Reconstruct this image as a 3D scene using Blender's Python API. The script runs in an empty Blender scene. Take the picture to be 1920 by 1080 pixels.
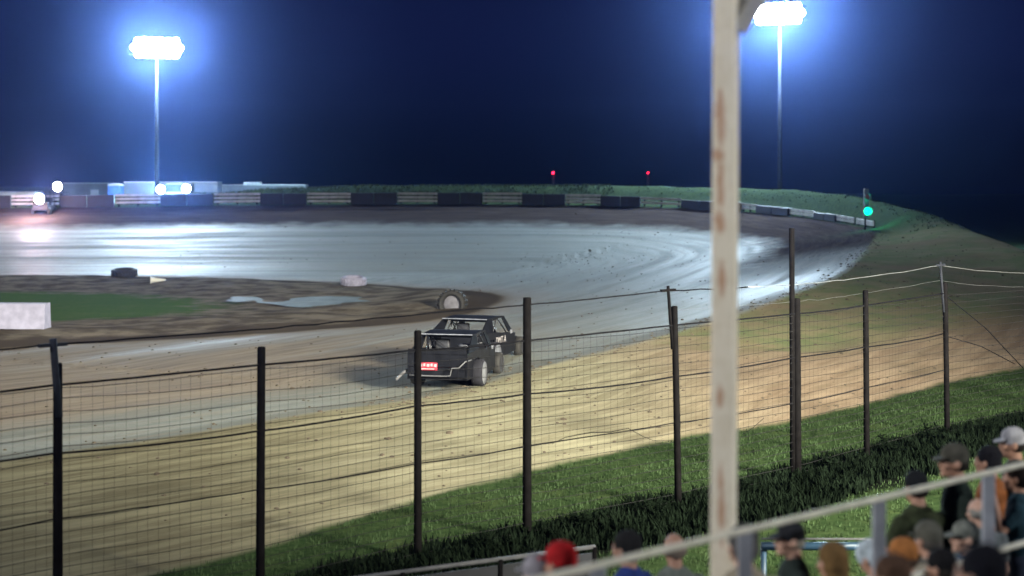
import bpy, bmesh, math, random
import numpy as np
from mathutils import Vector, Matrix
random.seed(7); rng = np.random.default_rng(7)
SC = bpy.context.scene; COL = SC.collection
F = 3045.0; HY = 335.0; CZ = 6.0            # focal length in photo pixels, horizon row, eye height

# ------------------------------------------------------------------ helpers
def P(px, py, Y): return Vector(((px - 960) / F * Y, Y, CZ - (py - HY) / F * Y))
def G(px, py, z=0.0):
    Y = (CZ - z) * F / (py - HY); return Vector(((px - 960) / F * Y, Y, z))

def tag(o, label=None, cat=None, group=None, kind=None):
    if label: o['label'] = label
    if cat: o['category'] = cat
    if group: o['group'] = group
    if kind: o['kind'] = kind
    return o
def empty(name, loc=(0, 0, 0), rz=0.0, label=None, cat=None, group=None):
    o = bpy.data.objects.new(name, None); COL.objects.link(o); o.empty_display_size = .2
    o.location = loc; o.rotation_euler = (0, 0, rz); return tag(o, label, cat, group)

class MB:
    def __init__(s): s.v = []; s.f = []; s.sm = []
    def add(s, vs, fs, smooth=False):
        b = len(s.v); s.v += [tuple(v) for v in vs]; s.f += [tuple(i + b for i in f) for f in fs]; s.sm += [smooth] * len(fs); return s
    def box(s, c, d, R=None, bev=0.0):
        c = Vector(c); hx, hy, hz = d[0] / 2, d[1] / 2, d[2] / 2
        bm = bmesh.new(); bmesh.ops.create_cube(bm, size=1)
        for v in bm.verts: v.co = Vector((v.co.x * d[0], v.co.y * d[1], v.co.z * d[2]))
        if bev > 0: bmesh.ops.bevel(bm, geom=bm.edges[:], offset=min(bev, min(hx, hy, hz) * .9), segments=2, affect='EDGES', profile=.5)
        bm.verts.index_update()
        s.add([((R @ v.co) if R is not None else v.co) + c for v in bm.verts], [[v.index for v in f.verts] for f in bm.faces]); bm.free(); return s
    def bar(s, a, b, w, h, bev=0.0):           # rectangular bar a->b, h is vertical-ish
        a, b = Vector(a), Vector(b); d = b - a; L = d.length; z = d.normalized()
        up = Vector((0, 0, 1)) if abs(z.z) < .95 else Vector((0, 1, 0))
        x = up.cross(z).normalized(); y = z.cross(x)
        R = Matrix((x, y, z)).transposed()
        return s.box((a + b) / 2, (w, h, L), R, bev)
    def tube(s, pts, r, n=6, smooth=True, cap=True):
        pts = [Vector(p) for p in pts]; rs = r if isinstance(r, (list, tuple)) else [r] * len(pts)
        vs = []; fs = []; prev = None
        for i, p in enumerate(pts):
            t = (pts[min(i + 1, len(pts) - 1)] - pts[max(i - 1, 0)]).normalized()
            if prev is None: x = (Vector((0, 0, 1)) if abs(t.z) < .9 else Vector((1, 0, 0))).cross(t).normalized()
            else: x = (prev - t * prev.dot(t)).normalized()
            prev = x; y = t.cross(x)
            for k in range(n):
                a = 2 * math.pi * k / n; vs.append(p + (x * math.cos(a) + y * math.sin(a)) * rs[i])
        for i in range(len(pts) - 1):
            for k in range(n):
                fs.append((i * n + k, i * n + (k + 1) % n, (i + 1) * n + (k + 1) % n, (i + 1) * n + k))
        if cap: fs.append(tuple(range(n - 1, -1, -1))); fs.append(tuple(range((len(pts) - 1) * n, len(pts) * n)))
        return s.add(vs, fs, smooth)
    def lathe(s, prof, M=None, n=24, smooth=True):     # prof: (r, z) closed if r=0 ends; about local Z
        M = M or Matrix(); vs = []; fs = []
        for (r, z) in prof:
            for k in range(n):
                a = 2 * math.pi * k / n; vs.append(M @ Vector((r * math.cos(a), r * math.sin(a), z)))
        for i in range(len(prof) - 1):
            for k in range(n):
                fs.append((i * n + k, i * n + (k + 1) % n, (i + 1) * n + (k + 1) % n, (i + 1) * n + k))
        return s.add(vs, fs, smooth)
    def ell(s, c, r, R=None, nu=14, nv=9):
        c = Vector(c); vs = []; fs = []
        for j in range(nv + 1):
            th = math.pi * j / nv
            for k in range(nu):
                a = 2 * math.pi * k / nu; v = Vector((r[0] * math.sin(th) * math.cos(a), r[1] * math.sin(th) * math.sin(a), r[2] * math.cos(th)))
                vs.append(c + ((R @ v) if R is not None else v))
        for j in range(nv):
            for k in range(nu): fs.append((j * nu + k, (j + 1) * nu + k, (j + 1) * nu + (k + 1) % nu, j * nu + (k + 1) % nu))
        return s.add(vs, fs, True)
    def limb(s, a, b, ra, rb):                          # tapered capsule
        a, b = Vector(a), Vector(b); s.ell(a, (ra,) * 3, nu=10, nv=6); s.ell(b, (rb,) * 3, nu=10, nv=6); return s.tube([a, b], [ra, rb], 10)
    def prism(s, poly, axis, t0, t1):                   # poly 2D extruded along axis ('x','y','z')
        def mk(u, v, t): return {'x': (t, u, v), 'y': (u, t, v), 'z': (u, v, t)}[axis]
        n = len(poly); vs = [mk(u, v, t0) for u, v in poly] + [mk(u, v, t1) for u, v in poly]
        fs = [tuple(range(n - 1, -1, -1)), tuple(range(n, 2 * n))] + [(i, (i + 1) % n, n + (i + 1) % n, n + i) for i in range(n)]
        return s.add(vs, fs)
    def build(s, name, mat, parent=None, voxel=0, smoothit=0):
        me = bpy.data.meshes.new(name); me.from_pydata(s.v, [], s.f)
        me.polygons.foreach_set('use_smooth', s.sm); me.update()
        bm = bmesh.new(); bm.from_mesh(me)
        if not voxel: bmesh.ops.recalc_face_normals(bm, faces=bm.faces[:])
        bm.to_mesh(me); bm.free()
        o = bpy.data.objects.new(name, me); COL.objects.link(o)
        if voxel:
            m = o.modifiers.new('r', 'REMESH'); m.mode = 'VOXEL'; m.voxel_size = voxel; m.use_smooth_shade = True
            if smoothit: q = o.modifiers.new('s', 'SMOOTH'); q.iterations = smoothit; q.factor = .5
            dg = bpy.context.evaluated_depsgraph_get(); dg.update()
            me2 = bpy.data.meshes.new_from_object(o.evaluated_get(dg)); me2.name = name
            o.modifiers.clear(); o.data = me2; bpy.data.meshes.remove(me); me = me2
        me.materials.clear(); me.materials.append(mat)
        if parent: o.parent = parent
        return o

# ------------------------------------------------------------------ materials
def lin(c): return tuple(((x / 12.92) if x <= .04045 else ((x + .055) / 1.055) ** 2.4) for x in c)
def mat(name, col, rough=.6, metal=0.0, var=.25, scale=6.0, bump=.0, spec=.5, emit=None, es=0, coat=0):
    m = bpy.data.materials.new(name); m.use_nodes = True; nt = m.node_tree; N = nt.nodes; L = nt.links
    b = N['Principled BSDF']; b.inputs['Metallic'].default_value = metal; b.inputs['Specular IOR Level'].default_value = spec
    b.inputs['Coat Weight'].default_value = coat
    tc = N.new('ShaderNodeTexCoord'); no = N.new('ShaderNodeTexNoise'); no.inputs['Scale'].default_value = scale; no.inputs['Detail'].default_value = 5
    L.new(tc.outputs['Object'], no.inputs['Vector'])
    r = N.new('ShaderNodeValToRGB'); r.color_ramp.elements[0].position = .3; r.color_ramp.elements[1].position = .7
    r.color_ramp.elements[0].color = (*[c * (1 - var) for c in col[:3]], 1); r.color_ramp.elements[1].color = (*[min(1, c * (1 + var)) for c in col[:3]], 1)
    L.new(no.outputs['Fac'], r.inputs['Fac']); L.new(r.outputs['Color'], b.inputs['Base Color'])
    mr = N.new('ShaderNodeMapRange'); mr.inputs['To Min'].default_value = max(.02, rough - .12); mr.inputs['To Max'].default_value = min(1, rough + .12)
    L.new(no.outputs['Fac'], mr.inputs['Value']); L.new(mr.outputs['Result'], b.inputs['Roughness'])
    if bump:
        bp = N.new('ShaderNodeBump'); bp.inputs['Strength'].default_value = bump; bp.inputs['Distance'].default_value = .02
        L.new(no.outputs['Fac'], bp.inputs['Height']); L.new(bp.outputs['Normal'], b.inputs['Normal'])
    if emit: b.inputs['Emission Color'].default_value = (*emit, 1); b.inputs['Emission Strength'].default_value = es
    return m

class NT:                                               # tiny node-expression helper
    def __init__(s, m): s.nt = m.node_tree; s.N = s.nt.nodes; s.L = s.nt.links
    def put(s, sock, v):
        if isinstance(v, bpy.types.NodeSocket): s.L.new(v, sock)
        elif v is not None:
            if isinstance(v, tuple) and len(v) == 3 and sock.type == 'RGBA': v = (*v, 1)
            sock.default_value = v
    def math(s, op, a, b=None, c=None, clamp=False):
        n = s.N.new('ShaderNodeMath'); n.operation = op; n.use_clamp = clamp; s.put(n.inputs[0], a); s.put(n.inputs[1], b)
        if c is not None: s.put(n.inputs[2], c)
        return n.outputs[0]
    def attr(s, name): n = s.N.new('ShaderNodeAttribute'); n.attribute_name = name; return n.outputs['Fac']
    def step(s, v, a, b):                                # smooth 0..1 from a to b
        n = s.N.new('ShaderNodeMapRange'); n.interpolation_type = 'SMOOTHSTEP'; s.put(n.inputs['Value'], v)
        n.inputs['From Min'].default_value = a; n.inputs['From Max'].default_value = b
        if a > b: n.inputs['From Min'].default_value = b; n.inputs['From Max'].default_value = a; n.inputs['To Min'].default_value = 1; n.inputs['To Max'].default_value = 0
        return n.outputs['Result']
    def vec(s, x, y, z=0.0): n = s.N.new('ShaderNodeCombineXYZ'); s.put(n.inputs[0], x); s.put(n.inputs[1], y); s.put(n.inputs[2], z); return n.outputs[0]
    def noise(s, vec, sc, det=4, rough=.55, dist=0): 
        n = s.N.new('ShaderNodeTexNoise'); s.put(n.inputs['Vector'], vec); n.inputs['Scale'].default_value = sc; n.inputs['Detail'].default_value = det
        n.inputs['Roughness'].default_value = rough; n.inputs['Distortion'].default_value = dist; return n.outputs['Fac']
    def mix(s, f, a, b): n = s.N.new('ShaderNodeMix'); n.data_type = 'RGBA'; s.put(n.inputs[0], f); s.put(n.inputs[6], a); s.put(n.inputs[7], b); return n.outputs[2]
    def mixf(s, f, a, b): n = s.N.new('ShaderNodeMix'); n.data_type = 'FLOAT'; s.put(n.inputs[0], f); s.put(n.inputs[2], a); s.put(n.inputs[3], b); return n.outputs[0]

# ------------------------------------------------------------------ track plan: outer edge of the oval, banking and outside profile
#  X, Y, z_edge, s_crest, z_crest, s_foot, z_foot, brown(cushion), grassy
CP = [(-160,-115,.3,4,.15,9,0,0,0),(-45,0,.3,4,.15,9,0,0,0),(-26,17,.3,4,.15,9,0,0,0),(-10.3,32.7,.32,4,.15,9,0,0,0),(-4.6,38.8,.42,4,.22,9,0,0,0),(-1.5,41.9,.5,4,.3,9,0,0,0),
 (.6,46,.62,5,.45,9.5,0,0,0),(3.9,51,.85,5,.6,10,0,0,.4),(7,56,1.1,5,.75,11,0,0,.95),(10.3,61.8,1.5,6,1.1,12,0,0,1),(13.3,67.5,1.9,7,1.5,14,0,.1,1),(16,76,2.13,8,2.15,17,0,.75,1),
 (18.9,86,2.47,5.5,2.8,13.5,0,1,1),(21.9,98,2.84,3,3.65,11,0,1,1),(22.3,107,2.9,3,4.1,11,0,1,1),(20.4,115,3.24,3.5,4.85,13,0,1,1),(17.1,121,3.54,4,5.2,18,0,1,1),
 (12.2,124.5,3.76,4,5.35,18,0,1,1),(5.8,126.3,3.89,4,5.44,18,0,1,1),(-2.5,127,3.96,4,5.44,18,.5,1,1),(-12,127,3.95,4,5.35,20,1.5,1,1),(-19,127,3.92,4,5.2,20,2.6,1,1),(-24,127,3.88,4,4.75,18,2.8,1,.8),
 (-30,126.5,3.83,5,4.45,18,2.8,1,.7),(-39.5,125.5,3.74,6,4.4,18,2.8,1,.6),(-60,124,3.6,6,4.3,18,2.8,1,.6),(-160,118,3.5,6,4.2,18,2.8,1,.6)]
CPa = np.array(CP, float)
def crom(A, n=14):
    out = []
    for i in range(len(A) - 1):
        p0, p1, p2, p3 = A[max(i - 1, 0)], A[i], A[i + 1], A[min(i + 2, len(A) - 1)]
        for k in range(n):
            t = k / n; c = .5 * ((2 * p1) + (-p0 + p2) * t + (2 * p0 - 5 * p1 + 4 * p2 - p3) * t * t + (-p0 + 3 * p1 - 3 * p2 + p3) * t ** 3)
            lnp = p1 * (1 - t) + p2 * t; q = lnp.copy(); q[:2] = c[:2]; out.append(q)
    out.append(A[-1]); return np.array(out)
ED = crom(CPa)
for _ in range(12):
    ED[1:-1, :] = .25 * ED[:-2, :] + .5 * ED[1:-1, :] + .25 * ED[2:, :]
EL = np.concatenate([[0], np.cumsum(np.hypot(np.diff(ED[:, 0]), np.diff(ED[:, 1])))])

def near(poly, X, Y):
    """signed distance (left of direction negative), fractional index along poly"""
    A = poly[:-1, :2]; B = poly[1:, :2]; D = B - A; LL = (D ** 2).sum(1)
    sd = np.empty(X.size); ti = np.empty(X.size); Xf = X.ravel(); Yf = Y.ravel()
    for a in range(0, Xf.size, 4000):
        x = Xf[a:a + 4000, None] - A[None, :, 0]; y = Yf[a:a + 4000, None] - A[None, :, 1]
        t = np.clip((x * D[:, 0] + y * D[:, 1]) / LL, 0, 1); dx = x - t * D[:, 0]; dy = y - t * D[:, 1]; d2 = dx * dx + dy * dy
        j = d2.argmin(1); r = np.arange(len(j)); cr = D[j, 0] * y[r, j] - D[j, 1] * x[r, j]
        sd[a:a + 4000] = np.sqrt(d2[r, j]) * np.where(cr > 0, -1, 1); ti[a:a + 4000] = j + t[r, j]
    return sd.reshape(X.shape), ti.reshape(X.shape)
# infield island outline, verge line (grass starts on the camera side), green patch
ISL = crom(np.array([(-160,-60),(-60,22),(-45,36),(-30,49),(-18,57),(-9,60.5),(-2.7,64),(-1.0,69),(-.5,75),(-2,81.5),(-4.9,88),(-9.9,93.5),(-20,98),(-32,100.5),(-60,101),(-160,98)], float), 8)
VER = crom(np.array([(-60,-36),(-30,-3),(-13,16.5),(-5.5,24.5),(-1.1,31.2),(3.75,36.9),(7.1,40.2),(16.2,51.3),(24,58),(34,66),(70,90),(200,160)], float), 8)

FEN = np.array([(-30,-6),(-8.6,18.4),(-5.93,21.2),(-3.58,23.2),(-1.48,25.5),(.25,27.0),(2.95,29.5),(5.68,32.4),(7.51,34.5),(10.05,37.7),(14.6,42.0),(60,84)], float)
def vnoise(X, Y, sc, seed):                              # smooth value noise
    r = np.random.default_rng(seed).random((64, 64)); x = X / sc; y = Y / sc; i = np.floor(x).astype(int); j = np.floor(y).astype(int); fx = x - i; fy = y - j
    fx = fx * fx * (3 - 2 * fx); fy = fy * fy * (3 - 2 * fy); g = lambda a, b: r[a % 64, b % 64]
    return (g(i, j) * (1 - fx) + g(i + 1, j) * fx) * (1 - fy) + (g(i, j + 1) * (1 - fx) + g(i + 1, j + 1) * fx) * fy - .5

def terrain(X, Y, full=False):
    X = np.asarray(X, float); Y = np.asarray(Y, float)
    s, ti = near(ED, X, Y); k = np.arange(len(ED)); at = lambda c: np.interp(ti, k, ED[:, c])
    ze, sc, zc, sf, zf = at(2), at(3), at(4), at(5), at(6)
    W = 24.0; u = np.clip((s + W) / W, 0, 1); zin = ze * (.75 * u + .25 * u ** 3)
    sm = lambda a: a * a * (3 - 2 * a)
    a1 = np.clip(s / sc, 0, 1); a2 = np.clip((s - sc) / np.maximum(sf - sc, 1), 0, 1)
    zout = np.where(s < sc, ze + (zc - ze) * np.where(zc > ze, sm(a1), a1), zc + (zf - zc) * sm(a2))
    z = np.where(s < 0, zin, zout)
    isl, _ = near(ISL, X, Y); g, _ = near(VER, X, Y)
    inside = np.clip(-isl / 2, 0, 1) * np.clip(3 - (-isl / 2) * .5, 0, 1)
    z = z + inside * .25 * (.6 + 1.2 * vnoise(X, Y, 3.1, 3)) * (s < -3)        # ragged low berm round the infield
    z = z + vnoise(X, Y, 1.7, 1) * .05 + vnoise(X, Y, .6, 2) * .02 * (np.abs(s) > 1)
    z = z + np.where((s > 1) & (Y > 50), 1, 0) * vnoise(X, Y, 2.3, 5) * .14 * np.clip((s - 1) / 2, 0, 1)
    z = z + np.where(g > 0, vnoise(X, Y, 1.1, 9) * .06, 0)
    if full: return z, s, np.interp(ti, k, EL), isl, g, at(7), at(8)
    return z
def tz(x, y): return float(terrain(np.array([x]), np.array([y]))[0])
def hit(px, py, y0=15., y1=160.):                        # where the pixel's ray meets the ground
    Y = np.arange(y0, y1, .1); X = (px - 960) / F * Y; Z = CZ - (py - HY) / F * Y; T = terrain(X, Y); i = int(np.argmax(Z < T)); return Vector((X[i], Y[i], T[i]))

# ------------------------------------------------------------------ ground material
def ground_material():
    m = bpy.data.materials.new('speedway_ground'); m.use_nodes = True; n = NT(m); b = n.N['Principled BSDF']
    s, t, isl, g, br, gr = [n.attr(a) for a in ('edge_d', 'edge_t', 'isl_d', 'ver_d', 'brown', 'grassy')]
    geo = n.N.new('ShaderNodeNewGeometry').outputs['Position']; sep = n.N.new('ShaderNodeSeparateXYZ'); n.L.new(geo, sep.inputs[0]); px, py = sep.outputs[0], sep.outputs[1]
    big = n.noise(geo, .12, 3); mid = n.noise(geo, .7, 5, .6); fine = n.noise(geo, 5, 6, .7)
    st = n.noise(n.vec(n.math('MULTIPLY', s, 1.0), n.math('MULTIPLY', t, .045)), .55, 6, .65, .6)          # long streaks worn along the groove
    st2 = n.noise(n.vec(n.math('MULTIPLY', s, 2.6), n.math('MULTIPLY', t, .25), 3.3), 1.1, 6, .7, .4)
    jit = n.math('MULTIPLY', n.math('SUBTRACT', mid, .5), 3.0)
    sj = n.math('ADD', s, jit)
    # packed clay of the racing surface
    clay = n.mix(n.step(st, .28, .72), (.115, .122, .112), (.235, .245, .22))
    clay = n.mix(n.math('MULTIPLY', n.step(st2, .45, .7), .5), clay, (.20, .165, .125))
    clay = n.mix(n.math('MULTIPLY', n.step(fine, .4, .75), .35), clay, (.10, .09, .08))
    loose = n.mix(n.step(st2, .3, .7), (.038, .030, .028), (.075, .058, .050))
    cush = n.math('MULTIPLY', n.math('MULTIPLY', br, n.step(n.math('ADD', sj, n.math('MULTIPLY', n.math('SUBTRACT', big, .5), 3.)), -8., -5.)), n.step(s, .6, .2))
    tr = n.mix(cush, clay, loose)
    # lower groove near the infield: brown loose dirt
    low = n.step(n.math('ADD', isl, jit), 3.5, .3)
    tr = n.mix(n.math('MULTIPLY', low, .8), tr, (.19, .155, .125))
    nb = n.math('MULTIPLY', n.step(n.math('ADD', py, n.math('MULTIPLY', n.math('SUBTRACT', st, .5), 30.)), 66, 50), n.step(px, 6, -4))
    tr = n.mix(n.math('MULTIPLY', nb, n.step(s, -2.5, -6.)), tr, n.mix(n.step(st2, .3, .7), (.14, .108, .08), (.235, .19, .14)))
    # infield: mud, puddled clay, grass
    mud = n.mix(n.step(mid, .35, .65), (.09, .075, .062), (.21, .18, .145))
    mud = n.mix(n.step(n.math('ADD', n.math('MULTIPLY', isl, -1.), n.math('MULTIPLY', jit, .6)), 2.6, 1.2), mud, (.07, .058, .05))
    ex = n.math('DIVIDE', n.math('ADD', px, 29), 15.5); ey = n.math('DIVIDE', n.math('SUBTRACT', py, 75), 11.5)
    el = n.math('ADD', n.math('MULTIPLY', ex, ex), n.math('MULTIPLY', ey, ey)); el = n.math('ADD', el, n.math('MULTIPLY', n.math('SUBTRACT', mid, .5), 1.2))
    grass = n.mix(n.step(fine, .3, .7), (.03, .068, .014), (.07, .12, .03)); grass = n.mix(n.math('MULTIPLY', n.step(mid, .45, .8), .6), grass, (.13, .13, .05))
    inf = n.mix(n.step(el, 1.15, .75), mud, n.mix(.5, grass, (.11, .17, .08)))
    base = n.mix(n.step(isl, .25, -.25), tr, inf)
    # shoulder outside the track, facing the stand
    red = n.step(n.math('ADD', px, n.math('MULTIPLY', n.math('SUBTRACT', big, .5), 5.)), .5, 8)
    sh = n.mix(n.step(st2, .3, .7), (.19, .175, .12), (.325, .305, .215))
    shr = n.mix(n.step(st2, .3, .7), (.21, .14, .10), (.315, .225, .165))
    farR = n.step(n.math('SUBTRACT', s, n.math('MULTIPLY', g, -.0)), 3.5, 8)
    sh = n.mix(n.math('MULTIPLY', red, .75), sh, shr)
    rut = n.noise(n.vec(n.math('MULTIPLY', g, 1.3), n.math('MULTIPLY', t, .14), 1.), 1.4, 5, .7, .7)
    sh = n.mix(n.math('MULTIPLY', n.step(rut, .5, .68), .45), sh, (.15, .125, .085))
    sh = n.mix(n.math('MULTIPLY', n.step(fine, .55, .8), .4), sh, (.16, .13, .09))
    sh = n.mix(n.math('MULTIPLY', n.step(n.math('ADD', px, n.math('MULTIPLY', n.math('SUBTRACT', rut, .5), 9.)), .5, -7.), .85), sh, n.mix(n.step(st2, .3, .7), (.075, .065, .042), (.165, .15, .10)))
    bankg = n.mix(n.step(mid, .38, .62), (.24, .215, .13), (.17, .195, .10)); bankg = n.mix(n.math('MULTIPLY', n.step(fine, .45, .7), .35), bankg, (.12, .14, .065))
    bankg = n.mix(n.step(n.math('ADD', py, n.math('MULTIPLY', big, 8.)), 90, 104), n.mix(n.math('MULTIPLY', n.step(big, .45, .6), .6), bankg, (.22, .16, .11)), n.mix(n.step(fine, .35, .7), (.032, .050, .026), (.06, .085, .042)))
    gg = n.step(n.math('ADD', n.math('ADD', gr, n.math('MULTIPLY', n.math('SUBTRACT', mid, .5), .9)), n.math('MULTIPLY', n.step(g, -2, -9), .0)), .35, .7)
    gg = n.math('MULTIPLY', gg, n.step(n.math('ADD', g, jit), -3., -5.5))
    out = n.mix(gg, sh, bankg)
    base = n.mix(n.step(n.math('ADD', s, n.math('MULTIPLY', jit, .12)), -.15, .2), base, out)
    # verge and everything nearer the stand
    vg = n.mix(n.step(fine, .3, .7), (.018, .036, .014), (.040, .062, .026)); vg = n.mix(n.math('MULTIPLY', n.step(mid, .5, .75), .4), vg, (.08, .10, .04))
    fd = n.math('ADD', n.attr('fen_d'), n.math('MULTIPLY', jit, .35)); foot_shade = n.math('MULTIPLY', n.step(fd, -.5, .2), n.step(fd, 2.1, 1.5))
    vg = n.mix(foot_shade, vg, (.006, .008, .006))  # shade along the fence foot, painted in as near-black ground
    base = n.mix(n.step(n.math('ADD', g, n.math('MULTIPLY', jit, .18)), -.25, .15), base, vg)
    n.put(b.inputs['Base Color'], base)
    # packed clay shines, loose dirt and grass do not
    wet = n.math('MULTIPLY', n.math('MULTIPLY', n.math('MULTIPLY', n.step(s, .3, -.3), n.math('SUBTRACT', 1.0, n.math('MULTIPLY', nb, .8))), n.step(isl, 0, 1.5)), n.math('SUBTRACT', 1.0, cush))
    ro = n.mixf(n.math('MULTIPLY', wet, n.step(st, .35, .6)), .9, .58)
    n.put(b.inputs['Roughness'], ro); n.put(b.inputs['Specular IOR Level'], n.mixf(wet, .0, .14))
    bp = n.N.new('ShaderNodeBump'); bp.inputs['Strength'].default_value = .5; bp.inputs['Distance'].default_value = .06
    n.put(bp.inputs['Height'], n.math('ADD', n.math('MULTIPLY', n.math('MULTIPLY', fine, n.mixf(n.math('MULTIPLY', gr, n.step(s, 0, .5)), .9, .15)), .6), st2)); n.L.new(bp.outputs[0], b.inputs['Normal'])
    return m
GM = ground_material()

# ------------------------------------------------------------------ ground sheet (one height field, cut into the places it is made of)
def fdist(X, Y): return near(FEN, X, Y)[0]
def ground():
    c = np.concatenate([np.linspace(-1.3, -.40, 22)[:-1], np.linspace(-.40, .40, 540), np.linspace(.40, 1.3, 22)[1:]])
    r = np.concatenate([11 * 1.008 ** np.arange(0, 345), 11 * 1.008 ** 344 * 1.06 ** np.arange(1, 24)]); r[-1] = min(r[-1], 640)
    Y, C = np.meshgrid(r, c, indexing='ij'); X = C * Y
    Z, s, t, isl, g, br, gr = terrain(X, Y, True)
    nr, nc = Y.shape; idx = np.arange(nr * nc).reshape(nr, nc)
    q = np.stack([idx[:-1, :-1], idx[:-1, 1:], idx[1:, 1:], idx[1:, :-1]], -1).reshape(-1, 4)
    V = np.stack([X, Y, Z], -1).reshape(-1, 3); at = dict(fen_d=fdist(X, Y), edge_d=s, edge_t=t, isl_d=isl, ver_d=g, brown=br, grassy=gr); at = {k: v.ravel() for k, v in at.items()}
    m = lambda a: at[a][q].mean(1)
    fs, fi, fg, fgr = m('edge_d'), m('isl_d'), m('ver_d'), m('grassy')
    reg = np.where(fg > 0, 3, np.where(fs > 0, np.where(fgr > .6, 4, 2), np.where(fi < 0, 1, 0)))
    for k, nm in enumerate(['race_track', 'infield', 'dirt_shoulder', 'grass_verge', 'grass_bank']):
        qq = q[reg == k]; u, inv = np.unique(qq, return_inverse=True); inv = inv.reshape(-1, 4)
        me = bpy.data.meshes.new(nm); me.from_pydata(V[u].tolist(), [], inv.tolist())
        for a, v in at.items(): A = me.attributes.new(a, 'FLOAT', 'POINT'); A.data.foreach_set('value', v[u].astype(np.float32))
        me.polygons.foreach_set('use_smooth', [True] * len(me.polygons)); me.materials.append(GM)
        o = bpy.data.objects.new(nm, me); COL.objects.link(o)
        tag(o, kind='structure')
    b = MB(); b.add([(-660, -60, -.35), (660, -60, -.35), (660, 660, -.35), (-660, 660, -.35)], [(0, 1, 2, 3)])
    tag(b.build('ground', mat('far_field', (.03, .04, .02), .95, var=.4, scale=.05, spec=.1)), kind='structure')
ground()


# ------------------------------------------------------------------ palette
M = dict(
 dull=mat('dull_tube', (.09, .09, .10), .6, spec=.2),
 dusty=mat('dusty_rubber', (.025, .025, .032), .8, spec=.0),
 white=mat('white_paint', (.62, .61, .57), .5, scale=3, var=.12), steel=mat('galvanised_steel', (.32, .33, .34), .4, .75, scale=9),
 wire=mat('fence_wire', (.02, .02, .022), .8, .0, scale=20, spec=.0), post=mat('weathered_post', (.007, .0065, .007), .85, scale=7, bump=.4, spec=.0), cable=mat('black_cable', (.008, .008, .01), .8, spec=.0),
 railp=mat('handrail_paint', (.62, .60, .50), .6, .0, scale=8, var=.2), railq=mat('rail_post_paint', (.30, .32, .37), .45, .2, scale=5),
 board=mat('white_board', (.36, .35, .33), .6, scale=2, var=.3), dark=mat('dark_barrier', (.011, .012, .018), .7, scale=2, var=.5),
 pole=mat('lamp_pole_metal', (.02, .022, .03), .7, .0, spec=.1), housing=mat('lamp_housing', (.10, .10, .11), .5, .4),
 black=mat('black_gloss_paint', (.007, .0075, .011), .35, scale=3, spec=.12), tyre=mat('rubber', (.018, .017, .018), .8, bump=.3), rim=mat('rim_metal', (.24, .25, .30), .35, .5, scale=4), cage=mat('cage_tube', (.05, .05, .06), .35, .4),
 dirtm=mat('mud_splash', (.11, .09, .075), .8), alu=mat('bench_aluminium', (.42, .43, .44), .4, .7, scale=4), blue=mat('blue_pipe', (.02, .05, .09), .45, .1), trail=mat('trailer_skin', (.11, .125, .14), .5, scale=.7, var=.2),
 trailw=mat('white_trailer_skin', (.30, .30, .29), .5, scale=.7, var=.15), bluep=mat('blue_plastic', (.04, .12, .42), .5), red=mat('red_panel', (.38, .02, .04), .4), glass=mat('dark_glass', (.03, .035, .04), .12, coat=.5),
 grille=mat('grille_black', (.02, .02, .02), .4), concrete=mat('painted_concrete', (.29, .28, .38), .8, scale=3, var=.2, bump=.3), conc=mat('grey_concrete', (.13, .125, .15), .9, bump=.3),
 lens_w=mat('flood_lens', (.8, .8, .8), .3, emit=(.78, .88, 1.), es=400), lens_h=mat('headlamp_lens', (.8, .8, .8), .3, emit=(.8, .93, 1.), es=260), lens_warm=mat('warm_lamp_lens', (.8, .8, .8), .3, emit=(1., .84, .86), es=260),
 green=mat('green_signal_lens', (.02, .5, .3), .3, emit=(.0, .85, .34), es=2.2), redl=mat('red_beacon_lens', (.5, .02, .02), .3, emit=(1., .01, .04), es=40), redoff=mat('unlit_red_lens', (.25, .05, .05), .4), letter=mat('white_lettering', (.32, .30, .32), .5),
 mudpile=mat('mud', (.07, .055, .045), .9, bump=.5))

def lamp(name, loc, power, color, parent=None, radius=.3, kind='POINT', target=None, spot=1.6, blend=.6):
    l = bpy.data.lights.new(name, kind); l.energy = power; l.color = color; l.shadow_soft_size = radius
    o = bpy.data.objects.new(name, l); COL.objects.link(o)
    loc = Vector(loc)
    if kind == 'SPOT':
        l.spot_size = spot; l.spot_blend = blend
        o.rotation_euler = (Vector(target) - loc).to_track_quat('-Z', 'Y').to_euler()
    if parent: loc = parent.matrix_basis.inverted() @ loc
    if parent:
        o.parent = parent
        if kind == 'SPOT': o.rotation_euler = (parent.matrix_basis.inverted().to_3x3() @ (Vector(target) - Vector(parent.matrix_basis @ loc))).to_track_quat('-Z', 'Y').to_euler()
    o.location = loc; return o

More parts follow.
